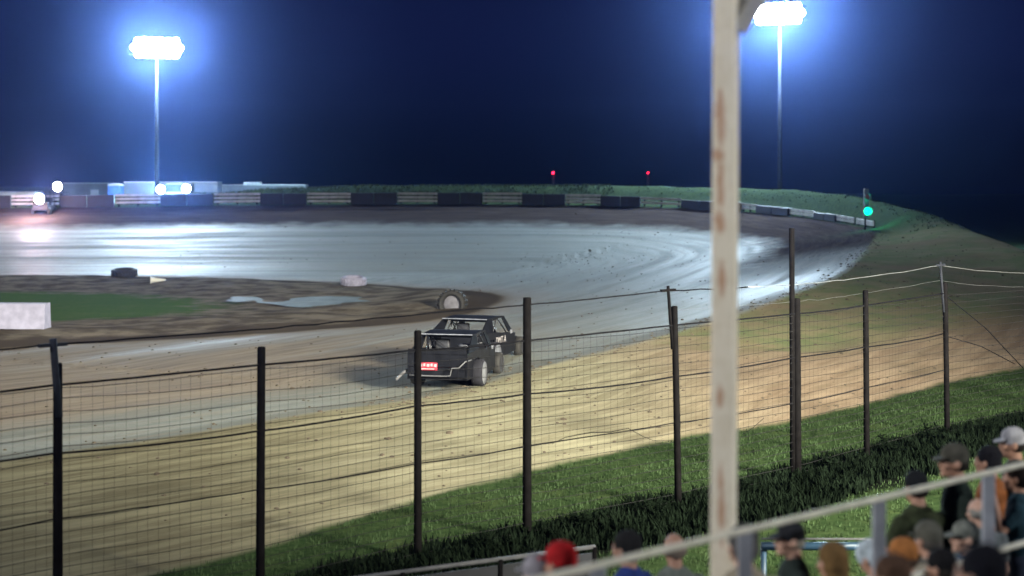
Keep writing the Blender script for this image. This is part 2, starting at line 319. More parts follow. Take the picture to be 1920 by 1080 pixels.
# ------------------------------------------------------------------ floodlight poles
def light_pole(base, top, aim, label, power, color, n=6, rows=2, spots=None, pr=.22, seen=True, wide=.66):
    aim = Vector(aim); d = Vector((aim.x - base[0], aim.y - base[1], 0)).normalized(); rz = math.atan2(d.y, d.x) - math.pi / 2
    e = empty('light_pole', base, rz, label, 'light pole', 'floodlight poles round the track'); H = top - base[2]
    MB().tube([(0, 0, -.3), (0, 0, H)], [pr, pr * .6], 12).build('pole', M['pole'], e)
    tilt = math.atan2(H, (aim - Vector(base)).length)
    for r in range(rows):
        z = H - .3 - r * .58
        MB().box((0, .12, z), (n * wide + .2, .12, .12)).build('crossarm', M['pole'], e)
        nr = n - 1 if (rows == 3 and r != 1) else n
        for k in range(nr):
            x = (k - (nr - 1) / 2) * wide; R = Matrix.Rotation(-tilt, 3, 'X'); c = Vector((x, .42, z + .08))
            MM = Matrix.Translation(c) @ R.to_4x4() @ Matrix.Rotation(-math.pi / 2, 4, 'X')
            h = MB().lathe([(0, -.28), (.14, -.26), (.2, -.1), (.35, .1), (.36, .14), (.345, .14)], MM, 18).bar((x, .16, z), (x, .32, z + .06), .08, .05).build('floodlight', M['housing'], e)
            MB().lathe([(.345, .12), (.2, .15), (0, .16)], MM, 18).build('lens', M['lens_w'], h)
    W = Matrix.Translation(Vector(base)) @ Matrix.Rotation(rz, 4, 'Z'); e.matrix_basis = W
    lamp('flood_glow', W @ Vector((0, 1.0, H - .8)), power, color, e, .5)
    for (tgt, pw, col, sz) in (spots or []): lamp('flood_beam', W @ Vector((0, 1.2, H - .8)), pw, col, e, 5., 'SPOT', tgt, sz, 1.)
    return e
BL = (.50, .74, 1.0)
bL = P(294, 335, 148); bR = P(1462, 352, 140)
light_pole((bL.x, 148, 2.6), P(0, 98, 148).z + 1.2, (-20, 100, 0), 'tall floodlight pole behind the far straight, at left over the truck headlights', 74000, BL, 7, 3, [((-25, 95, 0), 31000, (.80, .97, 1.), 1.3)])
light_pole((bR.x, 140, .6), P(0, 32, 140).z + 1.1, (5, 100, 0), 'tall floodlight pole behind the turn, right of the white stand post', 90000, BL, 7, 3, [((6, 88, 0), 60000, (.74, .95, 1.), 1.3)])
# poles the photo shows only by their light
light_pole((-30, 4, 0), 17, (-2, 38, 0), 'floodlight pole beside the stand, left of the view', 8000, (1., .95, .88), 6, 2, [((1.2, 9.2, 7.6), 80000, (1., .93, .82), .24), ((-6, 55, 0), 60000, (.97, 1., .85), .9)])  # narrow first spot is added just to brighten the stand post
light_pole((30, -3, 0), 18, (4, 44, 0), 'floodlight pole at the end of the stand, right of the view', 9000, (1., .92, .78), 6, 2, [((1.2, 9.2, 7.6), 26000, (1., .9, .7), .24), ((2, 42, 0), 700000, (1., .95, .74), .74)])  # the narrow spot here is also an extra, lifting only the stand post

# ------------------------------------------------------------------ barrier panels along the outer wall
KX = np.arange(len(ED)); EPX = 960 + F * ED[:, 0] / np.maximum(ED[:, 1], 1); FAR = ED[:, 1] > 100
def epos(px, off=.35):                                   # point on the far outer edge seen at this column
    idx = KX[FAR]; xs = EPX[FAR]; o = np.argsort(xs); i = np.interp(px, xs[o], idx[o]); j = int(min(max(i, 1), len(ED) - 2)); a = i - int(i)
    p = ED[int(i)] * (1 - a) + ED[min(int(i) + 1, len(ED) - 1)] * a; t = ED[j + 1, :2] - ED[j - 1, :2]; t = t / np.hypot(*t); nn = np.array((t[1], -t[0]))
    q = p[:2] + nn * off; return Vector((q[0], q[1], p[2]))
whites = [(-640, -552), (-470, -385), (-300, -215), (-140, -58), (20, 110), (215, 300), (400, 487), (575, 657), (745, 820), (905, 978), (1060, 1125), (1200, 1275), (1385, 1413), (1473, 1520), (1560, 1592), (1596, 1628)]
names = ['', '', '', '', 'below the warm lamps at the left', 'below the truck headlights', 'right of the truck headlights', 'fourth from the left in view', 'fifth from the left in view', 'just left of the left red beacon', 'between the two red beacons', 'below the right red beacon', 'just right of the white stand post', 'below the right floodlight pole', 'left of the green signal', 'lowest, right below the green signal']
def wallh(px): return float(np.interp(px, [900, 1100, 1300, 1500, 1630], [.98, .9, .72, .55, .5]))
for i, (a, b) in enumerate(whites):
    A, B = epos(a), epos(b); h = wallh((a + b) / 2); mid = (A + B) / 2
    lab = 'white plank panel on the far wall, ' + (names[i] if names[i] else 'left of the picture edge')
    e = empty('barrier_panel', mid, 0, lab, 'barrier panel', 'white plank panels on the outer wall'); ax, bx = A - mid, B - mid
    n = 3 if h > .8 else 2
    for k in range(n):
        z = h - .1 - k * (h - .12) / n; w = Vector((0, 0, z)); jt = Vector((0, 0, random.uniform(-.03, .03)))
        MB().bar(ax + w, bx + w + jt, .05, .17, .01).build('plank', M['board'], e)
    for q in (.08, .5, .92):
        p = ax.lerp(bx, q) + Vector(((bx - ax).normalized().y, -(bx - ax).normalized().x, 0)) * -.09
        MB().box(p + Vector((0, 0, h / 2 - .2)), (.12, .12, h + .4)).build('post', M['post'], e)
for i in range(len(whites) - 1):
    a, b = whites[i][1], whites[i + 1][0]
    if b - a < 10: continue
    A, B = epos(a), epos(b); h = wallh((a + b) / 2) - .04; mid = (A + B) / 2
    where = 'beyond the left picture edge' if b < 0 else ('between ' + ('the warm lamps and the truck headlights', 'x')[0] if i == 4 else ['', '', '', 'at the left picture edge', '', 'hidden behind the truck headlight glare', 'third dark span from the left', 'fourth dark span from the left', 'fifth dark span from the left', 'below the left red beacon', 'between the two red beacons', 'passing behind the white stand post', 'right of the white stand post', 'left of the green signal', ''][i])
    e = empty('barrier_block_wall', mid, 0, 'dark plain barrier span on the far wall, ' + where, 'barrier', 'dark spans on the outer wall')
    nseg = max(1, round((B - A).length / 1.9))
    for k in range(nseg):
        p, q = A.lerp(B, k / nseg) - mid, A.lerp(B, (k + .97) / nseg) - mid
        MB().bar(p + Vector((0, 0, h / 2 - .15)), q + Vector((0, 0, h / 2 - .15)), .32, h + .3 + random.uniform(-.05, .04), .04).build('block', M['dark'], e)

# ------------------------------------------------------------------ pits behind the far straight
def wheel(parent, c, r, w, name='wheel', seg=22, rimr=.58, rimmat='rim', axis='y'):
    Rm = Matrix.Rotation(math.pi / 2, 4, 'X'); T = Matrix.Translation(Vector(c)) @ Rm; h = w / 2
    t = MB().lathe([(r * rimr, -h), (r * .9, -h), (r, -h * .7), (r, h * .7), (r * .9, h), (r * rimr, h), (r * rimr, -h)], T, seg).build(name, M['tyre'], parent)
    MB().lathe([(0, -h * .75), (r * .2, -h * .8), (r * rimr * .8, -h * .45), (r * rimr, -h * .92), (r * rimr, h * .92), (r * rimr * .8, h * .45), (r * .2, h * .8), (0, h * .75)], T, seg).build('rim', M[rimmat], t)
    return t
def trailer(px0, px1, ytop, Y, label, m, hgt=2.7, unit=False):
    x0, x1 = (px0 - 960) / F * Y, (px1 - 960) / F * Y; top = CZ - (ytop - HY) / F * Y; L = x1 - x0; z0 = tz((x0 + x1) / 2, Y)
    e = empty('box_trailer', ((x0 + x1) / 2, Y, z0), 0, label, 'trailer', 'trailers parked in the pits'); hb = top - z0
    MB().box((0, 1.2, hb / 2 + .3), (L, 2.4, hb - .6), bev=.06).build('body', m, e)
    MB().box((0, -.02, hb - .03), (L + .02, .06, .1)).box((0, -.02, .72), (L + .02, .06, .1)).build('trim', M['steel'], e)
    MB().box((L * .2, -.03, hb * .45 + .1), (.8, .05, 1.5), bev=.02).build('door', M['trailw'], e)
    for q in (-.7, .7): wheel(e, (q * .6 - L * .05, .1, .36), .36, .24)
    if unit: MB().box((-L * .15, 1.2, hb + .12), (1.6, 1.4, .28), bev=.05).build('roof_unit', M['steel'], e)
    MB().tube([(L / 2, 1.2, .6), (L / 2 + 1.2, 1.2, .5)], .05, 6).build('hitch', M['post'], e)
trailer(-150, 66, 359, 147, 'long low white trailer at the left picture edge', M['trailw'])
trailer(232, 408, 341, 152, 'large grey box trailer behind the truck headlights', M['trail'])
trailer(415, 572, 346, 158, 'long low dim trailer right of the truck headlights', M['trail'], unit=True)
trailer(118, 203, 343, 160, 'dim grey trailer between the warm lamp and the blue toilet', M['trail'])
def toilet():
    Y = 150; x = (217 - 960) / F * Y; z0 = tz(x, Y); top = CZ - (344 - HY) / F * Y - z0
    e = empty('portable_toilet', (x, Y, z0), 0, 'blue portable toilet beside the grey box trailer', 'portable toilet'); s = top / 2.35
    MB().box((0, 0, 1.15 * s), (1.2, 1.2, 2.1 * s), bev=.05).build('cabin', M['bluep'], e)
    MB().prism([(-.64, 2.18 * s), (.64, 2.18 * s), (.5, 2.3 * s), (0, 2.38 * s), (-.5, 2.3 * s)], 'y', -.62, .62).build('roof', M['trailw'], e)
    d = MB().box((0, -.62, 1.1 * s), (.75, .04, 1.8 * s)).build('door', M['bluep'], e); MB().box((.28, -.66, 1.1 * s), (.08, .04, .16)).build('handle', M['steel'], d)
toilet()
def truck():
    Y = 139.; x = (326 - 960) / F * Y; z0 = tz(x, Y); e = empty('work_truck', (x, Y, z0), 0, 'truck facing the track with two blue-white headlights lit', 'truck')
    tm = mat('dark_truck_paint', (.03, .035, .045), .5)
    hz = CZ - (354.5 - HY) / F * Y - z0; w = 2.3
    MB().prism([(-.0, .45), (-.0, 1.15), (.15, 1.28), (1.3, 1.38), (1.75, 2.05), (2.9, 2.1), (3.05, 1.35), (5.6, 1.35), (5.6, .5)], 'x', -w / 2, w / 2).build('body', tm, e)
    MB().prism([(1.33, 1.42), (1.72, 2.0), (1.69, 2.0), (1.29, 1.42)], 'x', -w / 2 + .15, w / 2 - .15).build('windscreen', M['glass'], e)
    MB().box((0, -.03, .82), (1.3, .06, .45), bev=.02).build('grille', M['grille'], e); MB().box((0, -.12, .5), (w + .05, .2, .22), bev=.04).build('bumper', M['steel'], e)
    for sx in (-1, 1):
        wheel(e, (0, 0, 0), .01, .01, 'dummy') if False else None
        for yy in (.95, 4.6):
            T = Matrix.Translation((sx * (w / 2 - .1), yy, .42)) @ Matrix.Rotation(math.pi / 2, 4, 'Y')
            t = MB().lathe([(.24, -.13), (.38, -.13), (.42, -.09), (.42, .09), (.38, .13), (.24, .13), (.24, -.13)], T, 20).build('wheel', M['tyre'], e); MB().lathe([(0, -.1), (.24, -.12), (.24, .12), (0, .1)], T, 20).build('rim', M['rim'], t)
        px = 302 if sx < 0 else 350; lx = (px - 960) / F * Y - x; T = Matrix.Translation((lx, -.06, hz + (-.03 if sx < 0 else .03))) @ Matrix.Rotation(math.pi / 2, 4, 'X')
        h = MB().lathe([(0, -.1), (.3, -.1), (.36, .1), (.34, .12)], T, 20).build('headlight', M['housing'], e); MB().lathe([(.34, .08), (.2, .14), (0, .16)], T, 20).build('lens', M['lens_h'], h)
        lamp('headlight_glow', (x + lx, Y - 2.8, z0 + hz + .1), 9000, (.45, .78, 1.), e, .25)
truck()
def quad(px, py, Y, label):
    x = (px - 960) / F * Y; z0 = tz(x, Y); hz = CZ - (py - HY) / F * Y - z0; e = empty('utility_cart', (x, Y, z0), 0, label, 'utility cart', 'carts with a warm lamp near the far wall')
    MB().box((0, 1.1, .55), (1.2, 2.3, .4), bev=.08).box((0, .4, .85), (1.1, .8, .3), bev=.08).build('body', M['tyre'], e)
    MB().tube([(-.55, .9, .7), (-.5, 1., 1.75), (.5, 1., 1.75), (.55, .9, .7)], .035, 6).tube([(-.55, 2., .7), (-.5, 1.9, 1.75), (.5, 1.9, 1.75), (.55, 2., .7)], .035, 6).build('roll_frame', M['tyre'], e)
    MB().box((0, 1.5, .85), (1., .5, .14), bev=.04).box((0, 1.75, 1.1), (1., .12, .5), bev=.04).build('seat', M['cage'], e)
    for sx in (-1, 1):
        for yy in (.4, 1.9):
            T = Matrix.Translation((sx * .6, yy, .3)) @ Matrix.Rotation(math.pi / 2, 4, 'Y')
            MB().lathe([(0, -.11), (.26, -.12), (.3, -.08), (.3, .08), (.26, .12), (0, .11)], T, 16).build('wheel', M['tyre'], e)
    T = Matrix.Translation((0, -.1, hz)) @ Matrix.Rotation(math.pi / 2, 4, 'X')
    h = MB().lathe([(0, -.1), (.33, -.1), (.39, .1), (.37, .12)], T, 20).tube([(0, 0, hz), (0, .5, min(hz, .85))], .04, 6).build('headlight', M['housing'], e); MB().lathe([(.37, .08), (.22, .14), (0, .16)], T, 20).build('lens', M['lens_warm'], h)
    lamp('cart_glow', (x, Y - 2., z0 + hz + .1), 2500, (1., .72, .85), e, .25)
quad(75, 373, 123.5, 'utility cart with the lower warm lamp, before the far wall at left')
quad(109, 350, 140, 'utility cart with the upper warm lamp, behind the far wall at left')

# ------------------------------------------------------------------ signal light on the bank and far beacons
def signal():
    Y = 101.; x = (1624 - 960) / F * Y; z0 = tz(x, Y); zt = CZ - (360 - HY) / F * Y; zg = CZ - (396 - HY) / F * Y
    e = empty('signal_light', (x, Y, z0), .2, 'track signal on the bank, green lamp lit below an unlit red one', 'signal light')
    MB().tube([(0, .15, -.3), (0, .15, zt - z0)], .05, 8).build('post', M['post'], e)
    hb = MB().box((0, 0, (zt + zg) / 2 - z0 - .1), (.3, .2, zt - zg + .6), bev=.03).build('housing', M['housing'], e)
    for z, mm, r in ((zg - z0, 'green', .24), (zt - z0 - .3, 'redoff', .17)):
        T = Matrix.Translation((0, -.14, z)) @ Matrix.Rotation(math.pi / 2, 4, 'X')
        l = MB().lathe([(r, -.02), (r * .7, .06), (0, .09)], T, 18).build('lens', M[mm], e)
        MB().lathe([(r + .03, -.02), (r + .04, .18), (r + .02, .18), (r + .01, -.02)], T, 18).build('visor', M['housing'], l)
    lamp('signal_glow', (x, Y - .5, zg), 140, (0, 1, .45), e, .12)
signal()
for i, (px, py) in enumerate(((1037, 324), (1215, 324))):
    Y = 420.; x = (px - 960) / F * Y; z = CZ - (py - HY) / F * Y; r = (.2, .14)[i]
    e = empty('beacon_mast', (x, Y, 0), 0, ('distant mast with the brighter red beacon, left one of the pair', 'distant mast with the fainter red beacon, nearest the white stand post')[i], 'beacon mast')
    m = MB()
    for a in range(3):
        c, s_ = math.cos(a * 2.1) * .25, math.sin(a * 2.1) * .25; m.tube([(c, s_, -.3), (c, s_, z - .4)], .04, 5)
    for k in range(9): m.tube([(.25, 0, k * .85), (-.12, .22, k * .85 + .4), (-.12, -.22, k * .85 + .8)], .025, 4)
    m.build('lattice', M['steel'], e); MB().ell((0, 0, z), (r, r, r * .9)).build('beacon', M['redl'], e)

# ------------------------------------------------------------------ things lying on the infield
def tyre_marker(px, py, R, w, label, up, name='marker_tyre', m='tyre', rot=0., fill=None, sink=.2):
    p = hit(px, py); e = empty(name, (p.x, p.y, p.z), rot, label, 'marker tyre')
    T = Matrix.Translation((0, 0, (R - sink) if up else w * .45)) @ (Matrix.Rotation(math.pi / 2, 4, 'X') if up else Matrix.Rotation(.12, 4, 'X')); h = w / 2; prof = []
    for k in range(17):
        a = 2 * math.pi * k / 16; prof.append((R - .5 * (R * .42) + .5 * R * .42 * math.cos(a), h * math.sin(a)))
    MB().lathe(prof, T, 26).build('tyre', M[m], e)
    lug = MB()
    for k in range(20):
        a = 2 * math.pi * k / 20; Rr = Matrix.Rotation(a, 3, 'Z')
        for sg in (-1, 1): lug.box((T @ (Rr.to_4x4() @ Matrix.Translation((R - .01, 0, sg * h * .3)))).translation, (.07, .09, h * .75), T.to_3x3() @ Rr @ Matrix.Rotation(sg * .5, 3, 'X'))
    lug.build('tread', M[m], e)
    if fill: MB().lathe([(0, h * .2), (R * .5, h * .25), (R * .62, h * .05)], T, 26).build('painted_centre', M['conc'], e)
    return e
tyre_marker(663, 535, .68, .5, 'white-painted marker tyre lying on the far inner edge of the track', False, m='concrete', rot=.3)
tyre_marker(848, 578, .62, .5, 'big tractor tyre with a pale centre at the infield corner, behind the cars', True, rot=-.25, fill='concrete', sink=.45)
tyre_marker(233, 519, .75, .5, 'dark tractor tyre half sunk at the far inner edge, left', False)
def pylon():
    p = hit(297, 531); e = empty('fallen_cone', (p.x, p.y, p.z), .25, 'small fallen white traffic cone on the infield edge', 'traffic cone')
    T = Matrix.Translation((0, 0, .17)) @ Matrix.Rotation(math.pi / 2, 4, 'Y')
    MB().lathe([(.17, -.4), (.04, .4), (0, .41)], T, 16).build('cone', M['white'], e); MB().box((-.42, 0, .18), (.04, .4, .38), bev=.01).build('base', M['white'], e)
pylon()
def block():
    p = hit(40, 616); e = empty('concrete_block', (p.x - .25, p.y, p.z), -.05, 'white-painted concrete block on the infield grass at left', 'concrete block')
    MB().prism([(-.42, 0), (.42, 0), (.36, .3), (.3, .98), (-.3, .98), (-.36, .3)], 'x', -1.35, 1.28).build('block', M['concrete'], e)
    MB().box((-.92, -.47, .42), (.5, .3, .7), bev=.05).build('grey_end_cap', M['conc'], e)
block()
def puddle():
    m = mat('puddle_water', (.11, .13, .12), .7, var=.3, scale=1.2, spec=.1)
    for (px, py, a, b_, nm) in ((585, 565, 3.1, 3.4, 0), (460, 563, .9, 1.6, 1)):
        p = hit(px, py); z = max(tz(p.x + dx, p.y + dy) for dx in (-1, 0, 1) for dy in (-1, 0, 1)) * .4 + p.z * .6 + .03; vs = [(p.x, p.y, z)]
        for k in range(40):
            t = 2 * math.pi * k / 40; q = 1 + .22 * math.sin(3 * t + nm) + .12 * math.sin(5 * t + 2) ; vs.append((p.x + a * q * math.cos(t), p.y + b_ * q * math.sin(t), z))
        tag(MB().add(vs, [(0, k + 1, (k + 1) % 40 + 1) for k in range(40)]).build('puddle', m), kind='structure')
puddle()

# ------------------------------------------------------------------ race cars
def race_car(px, py, heading, label, tailred, lettering):
    p = hit(px, py); e = empty('race_car', (p.x, p.y, p.z - .02), -heading, label, 'race car', 'dirt race cars on the near straight')
    # local frame: +Y forward, +X right
    w = .92; zb = .22
    side = [(-2.25, zb + .06), (-2.25, .98), (-1.3, 1.0), (-.9, .98), (.35, .9), (1.0, .84), (1.05, .3), (.3, zb), (-.65, zb), (-.72, .62), (-.95, .78), (-1.35, .78), (-1.6, .62), (-1.68, zb + .06)]
    body = MB()
    for sx in (-1, 1): body.prism(side, 'x', sx * w, sx * (w - .03))
    body.prism([(-w + .03, .62), (w - .03, .62), (w - .03, .97), (-w + .03, .97)], 'y', -2.24, -2.2)              # tail panel
    body.prism([(-w + .03, zb + .12), (w - .03, zb + .12), (w - .03, .60), (-w + .03, .60)], 'y', -2.2, -2.14)
    body.add([(-w + .03, -2.2, .96), (w - .03, -2.2, .96), (w - .03, -1.0, .955), (-w + .03, -1.0, .955), (-w + .03, -2.2, .93), (w - .03, -2.2, .93), (w - .03, -1.0, .925), (-w + .03, -1.0, .925)], [(0, 1, 2, 3), (7, 6, 5, 4), (0, 4, 5, 1), (1, 5, 6, 2), (2, 6, 7, 3), (3, 7, 4, 0)])
    body.box((0, -.4, .3), (1.7, 3.4, .08)); body.box((0, -.98, .62), (1.76, .04, .66)); body.box((0, .55, .58), (1.76, .04, .56))
    body.build('body', M['black'], e)
    MB().add([(-.78, .55, .86), (.78, .55, .86), (.62, 2.0, .62), (-.62, 2.0, .62), (-.78, .55, .55), (.78, .55, .55), (.62, 2.0, .34), (-.62, 2.0, .34), ], [(0, 1, 2, 3), (4, 7, 6, 5), (0, 3, 7, 4), (1, 5, 6, 2), (2, 6, 7, 3), (0, 4, 5, 1)]).box((0, 2.2, .38), (1.1, .42, .3), bev=.12).build('hood', M['black'], e)
    rf = MB().prism([(-1.25, 1.36), (-1.2, 1.395), (-.4, 1.43), (.28, 1.40), (.33, 1.36)], 'x', -.80, .80).build('roof', M['black'], e)
    MB().box((0, -1.25, 1.40), (1.6, .04, .03), bev=.012).build('roof_edge_trim', M['rim'], rf)
    for sx in (-1, 1):                                    # sail panels and front pillars
        q = MB(); q.add([(sx * .80, -1.24, 1.37), (sx * .80, -.78, 1.37), (sx * .9, -.95, .97), (sx * .91, -2.15, .97), (sx * .77, -1.24, 1.37), (sx * .77, -.78, 1.37), (sx * .87, -.95, .97), (sx * .88, -2.15, .97)], [(0, 1, 2, 3), (7, 6, 5, 4), (0, 4, 5, 1), (1, 5, 6, 2), (2, 6, 7, 3), (3, 7, 4, 0)]).build('sail_panel', M['black'], e)
        q = MB(); q.add([(sx * .80, .06, 1.37), (sx * .80, .31, 1.37), (sx * .86, .92, .88), (sx * .88, .5, .9), (sx * .77, .06, 1.37), (sx * .77, .31, 1.37), (sx * .83, .92, .88), (sx * .85, .5, .9)], [(0, 1, 2, 3), (7, 6, 5, 4), (0, 4, 5, 1), (1, 5, 6, 2), (2, 6, 7, 3), (3, 7, 4, 0)]).build('front_pillar', M['black'], e)
    cg = MB()
    for sx in (-1, 1):
        cg.tube([(sx * .7, -.75, .35), (sx * .68, -.75, 1.30), (sx * .64, .1, 1.30), (sx * .7, .75, .85)], .022, 7)
        cg.tube([(sx * .68, -.7, 1.28), (sx * .72, -.2, .9)], .02, 6).tube([(sx * .68, -.2, 1.28), (sx * .72, -.6, .9)], .02, 6).tube([(sx * .66, -.78, 1.28), (sx * .6, -1.9, .6)], .02, 6)
    cg.tube([(-.68, -.75, 1.30), (.68, -.75, 1.30)], .022, 7).tube([(-.64, .1, 1.30), (.64, .1, 1.30)], .022, 7).tube([(-.66, -.75, 1.26), (.66, -.76, .55)], .02, 6)
    cg.build('roll_cage', M['cage'], e)
    MB().box((-.32, -.35, .62), (.5, .5, .14), bev=.05).box((-.32, -.6, .92), (.46, .12, .6), bev=.05).build('seat', M['cage'], e)
    MB().box((.0, -1.5, .52), (.8, .55, .4), bev=.04).build('fuel_cell', M['red'] if tailred else M['cage'], e)
    MB().box((0, -2.27, 1.03), (1.78, .03, .13)).build('spoiler', M['black'], e)
    bu = MB().tube([(-.85, -2.2, .42), (-.8, -2.42, .4), (-.3, -2.46, .4), (.3, -2.46, .4), (.45, -2.46, .42), (.5, -2.46, .62), (.7, -2.44, .62), (.86, -2.3, .78), (.97, -2.0, .8)], .02, 8)
    bu.tube([(-1.0, -2.1, .5), (-1.12, -2.4, .36), (-1.2, -2.5, .28)], .045, 8)
    bu.build('rear_bumper', M['dull'], e)
    if tailred:
        r = MB().box((-.28, -2.26, .63), (.56, .03, .21), bev=.01).build('red_tail_panel', M['red'], e)
        t = MB()
        for k in range(5): t.box((-.5 + k * .11, -2.28, .66 + .01 * (k % 2)), (.06 if k % 2 else .085, .012, .075))
        t.box((-.3, -2.28, .565), (.44, .012, .03)); t.build('tail_lettering', M['letter'], r)
    if lettering:
        c = bpy.data.curves.new('side_lettering', 'FONT'); c.body = 'DMT A'; c.size = .30; c.extrude = .004; c.align_x = 'CENTER'; c.shear = .2
        o = bpy.data.objects.new('lettering_source', c); COL.objects.link(o); dg = bpy.context.evaluated_depsgraph_get(); me = bpy.data.meshes.new_from_object(o.evaluated_get(dg)); bpy.data.objects.remove(o)
        o = bpy.data.objects.new('side_lettering', me); COL.objects.link(o); me.materials.clear(); me.materials.append(M['letter']); o.parent = e
        o.rotation_euler = (math.pi / 2, 0, math.pi / 2); o.location = (w + .008, -.35, .62)
    for (x, y, r, ww, ra) in ((.97, -1.15, .37, .36, .84), (-.93, -1.15, .36, .34, .66), (.88, 1.55, .33, .24, .6), (-.88, 1.55, .33, .24, .6)):
        T = Matrix.Translation((x, y, r)) @ Matrix.Rotation(math.pi / 2, 4, 'Y'); h = ww / 2
        t = MB().lathe([(r * ra, -h), (r * .92, -h), (r, -h * .75), (r, h * .75), (r * .92, h), (r * ra, h), (r * ra, -h)], T, 26).build('wheel', M['dusty'] if (x > 0 and y < 0) else M['tyre'], e)
        MB().lathe([(0, -h * .6), (r * ra, -h * .98), (r * ra, h * .98), (r * .5, h * .8), (r * .2, h * .98), (0, h)], T, 26).build('wheel_cover', M['rim'] if y < 0 else M['cage'], t)
        MB().tube([(x * .3, y, r), (x * .85, y, r)], .03, 6).build('axle', M['cage'], e)
    MB().box((.93, .62, .9), (.05, .16, .12), bev=.02).build('mirror', M['rim'], e)
    MB().tube([(.6, -.1, .3), (.98, -.55, .2), (1.0, -.9, .22)], .05, 8).build('exhaust_pipe', M['rim'], e)
    MB().lathe([(0, 0), (.2, 0), (.24, .1), (0, .13)], Matrix.Translation((-.1, 1.2, .8)), 14).build('air_cleaner', M['rim'], e)
    e.scale = (.88, .93, .97)
    return e
CAR1 = race_car(859, 712, math.radians(13), 'nearer black race car seen from behind, red panel on its tail', True, False)
CAR2 = race_car(898, 677, math.radians(20), 'black race car just ahead, open roll cage and white lettering on its side', False, True)

# ------------------------------------------------------------------ trackside fence
posts = [(-8.6, 18.4, 3.65), (-5.93, 21.2, 3.6), (-3.58, 23.2, 3.62), (-1.48, 25.5, 3.63), (.25, 27.0, 4.02), (2.95, 29.5, 3.68), (5.68, 32.4, 3.6), (7.51, 34.5, 3.62), (10.05, 37.7, 3.59), (14.6, 42.0, 3.5)]
def fence():
    e = empty('trackside_fence', (posts[0][0], posts[0][1], 0), 0, 'tall wire fence on dark posts between the stand and the track', 'fence'); O = Vector(e.location)
    B = [Vector((x, y, tz(x, y))) for x, y, h in posts]
    def at(u, z):                                        # u in post index
        i = min(int(u), len(B) - 2); a = u - i; p = B[i].lerp(B[i + 1], a); sag = 4 * a * (1 - a); return Vector((p.x, p.y, z)) - O, sag
    lean = [0, .0, -.02, .0, .0, .08, .02, .03, .06, 0]
    for i, (x, y, h) in enumerate(posts):
        r = .075 if i in (4, 6) else .062; b = B[i] - O
        MB().tube([b + Vector((lean[i], 0, -.4)), b + Vector((lean[i] * .5, 0, h * .5)), b + Vector((0, 0, h - .02)), b + Vector((0, 0, h))], [r * 1.1, r, r * .95, r * .8], 10).build('post', M['post'], e)
    b = B[6] - O; MB().tube([b + Vector((-.09, -.05, 0)), b + Vector((-.11, -.05, 5.0))], .055, 9).build('tall_pipe', M['post'], e)
    tops = {1: 3.84, 5: 3.97, 8: 3.99}
    for i, zt in tops.items():
        b = B[i] - O + Vector((-.12 if i > 1 else -.05, -.05, 0)); d = (B[min(i + 1, 9)] - B[i - 1]).normalized()
        MB().tube([b + Vector((.08, 0, 2.9)), b + Vector((0, 0, zt + .08))], .03 if i > 1 else .05, 7).bar(b + Vector((0, 0, zt)) - d * .2, b + Vector((0, 0, zt)) + d * .2, .05, .045).build('top_bracket', M['pole'] if i != 5 else M['post'], e)
    rr = random.Random(3)
    wm = MB(); zs = np.arange(.12, 3.36, .158)
    for z in zs:
        pts = []; ph = rr.random() * 6
        for k in range(0, (len(B) - 1) * 6 + 1):
            u = k / 6; p, sg = at(min(u, len(B) - 1.001), z); p.z += -.03 * sg * (z > 2) + .012 * math.sin(u * 5 + ph) + rr.uniform(-.006, .006); pts.append(p)
        wm.tube(pts, .0046, 4)
    for i in range(len(B) - 1):
        L = (B[i + 1] - B[i]).length; n = int(L / .16)
        for k in range(1, n):
            p, _ = at(i + k / n, 0); j = rr.uniform(-.012, .012); wm.tube([p + Vector((j, 0, .05)), p + Vector((-j, 0, 1.7)), p + Vector((j, 0, 3.3))], .0019, 3)
    wm.build('wire_mesh', M['wire'], e)
    for z0, rad, sg0, mm in ((3.32, .016, .01, 'cable'), (2.42, .015, .025, 'cable'), (1.55, .010, .02, 'cable')):
        pts = []
        for k in range(0, (len(B) - 1) * 8 + 1):
            u = min(k / 8, len(B) - 1.001); p, sg = at(u, z0); p.z += -sg0 * sg + .02 * math.sin(u * 2.1 + z0 * 3) + rr.uniform(-.004, .004); p += Vector((-.05, -.05, 0))
            if u <= 8: pts.append(p)
        MB().tube(pts, rad, 6).build('tension_cable', M[mm], e)
    pts = []
    keys = [(0, 3.8), (1, 3.84), (4, 3.9), (5, 3.97), (8, 3.99), (9, 3.6)]
    for k in range(0, 72):
        u = k / 8; p, _ = at(min(u, 8.999), 0); z = np.interp(u, [a for a, _ in keys], [c for _, c in keys])
        for a, c in zip(keys[:-1], keys[1:]):
            if a[0] <= u <= c[0]: q = (u - a[0]) / (c[0] - a[0]); z -= 4 * q * (1 - q) * (.02 if c[0] < 6 else .10)
        p.z = z + rr.uniform(-.01, .01); p += Vector((-.12, -.05, 0)); pts.append(p)
    MB().tube(pts[:46], .012, 5).build('top_strand', M['cable'], e); MB().tube(pts[45:], .009, 5).build('top_strand', M['steel'], e)  # one strand: unlit left and lit right stretches put into its material colours
    MB().tube([p + Vector((rr.uniform(-.01, .01), 0, rr.uniform(-.01, .02) - .35)) for p in pts[40:]], .003, 4).build('thin_strand', M['steel'], e)
    b = B[8] - O; a9 = P(1918, 690, 41.5) - O
    MB().tube([b + Vector((0, 0, 3.3)), (b + Vector((0, 0, 3.3))).lerp(a9, .5) + Vector((0, 0, .12)), a9], .012, 5).tube([b + Vector((0, 0, 2.35)), (b + Vector((0, 0, 2.35))).lerp(P(1902, 682, 41) - O, .5) + Vector((0, 0, .1)), P(1902, 682, 41) - O], .011, 5).build('stay_wire', M['cable'], e)
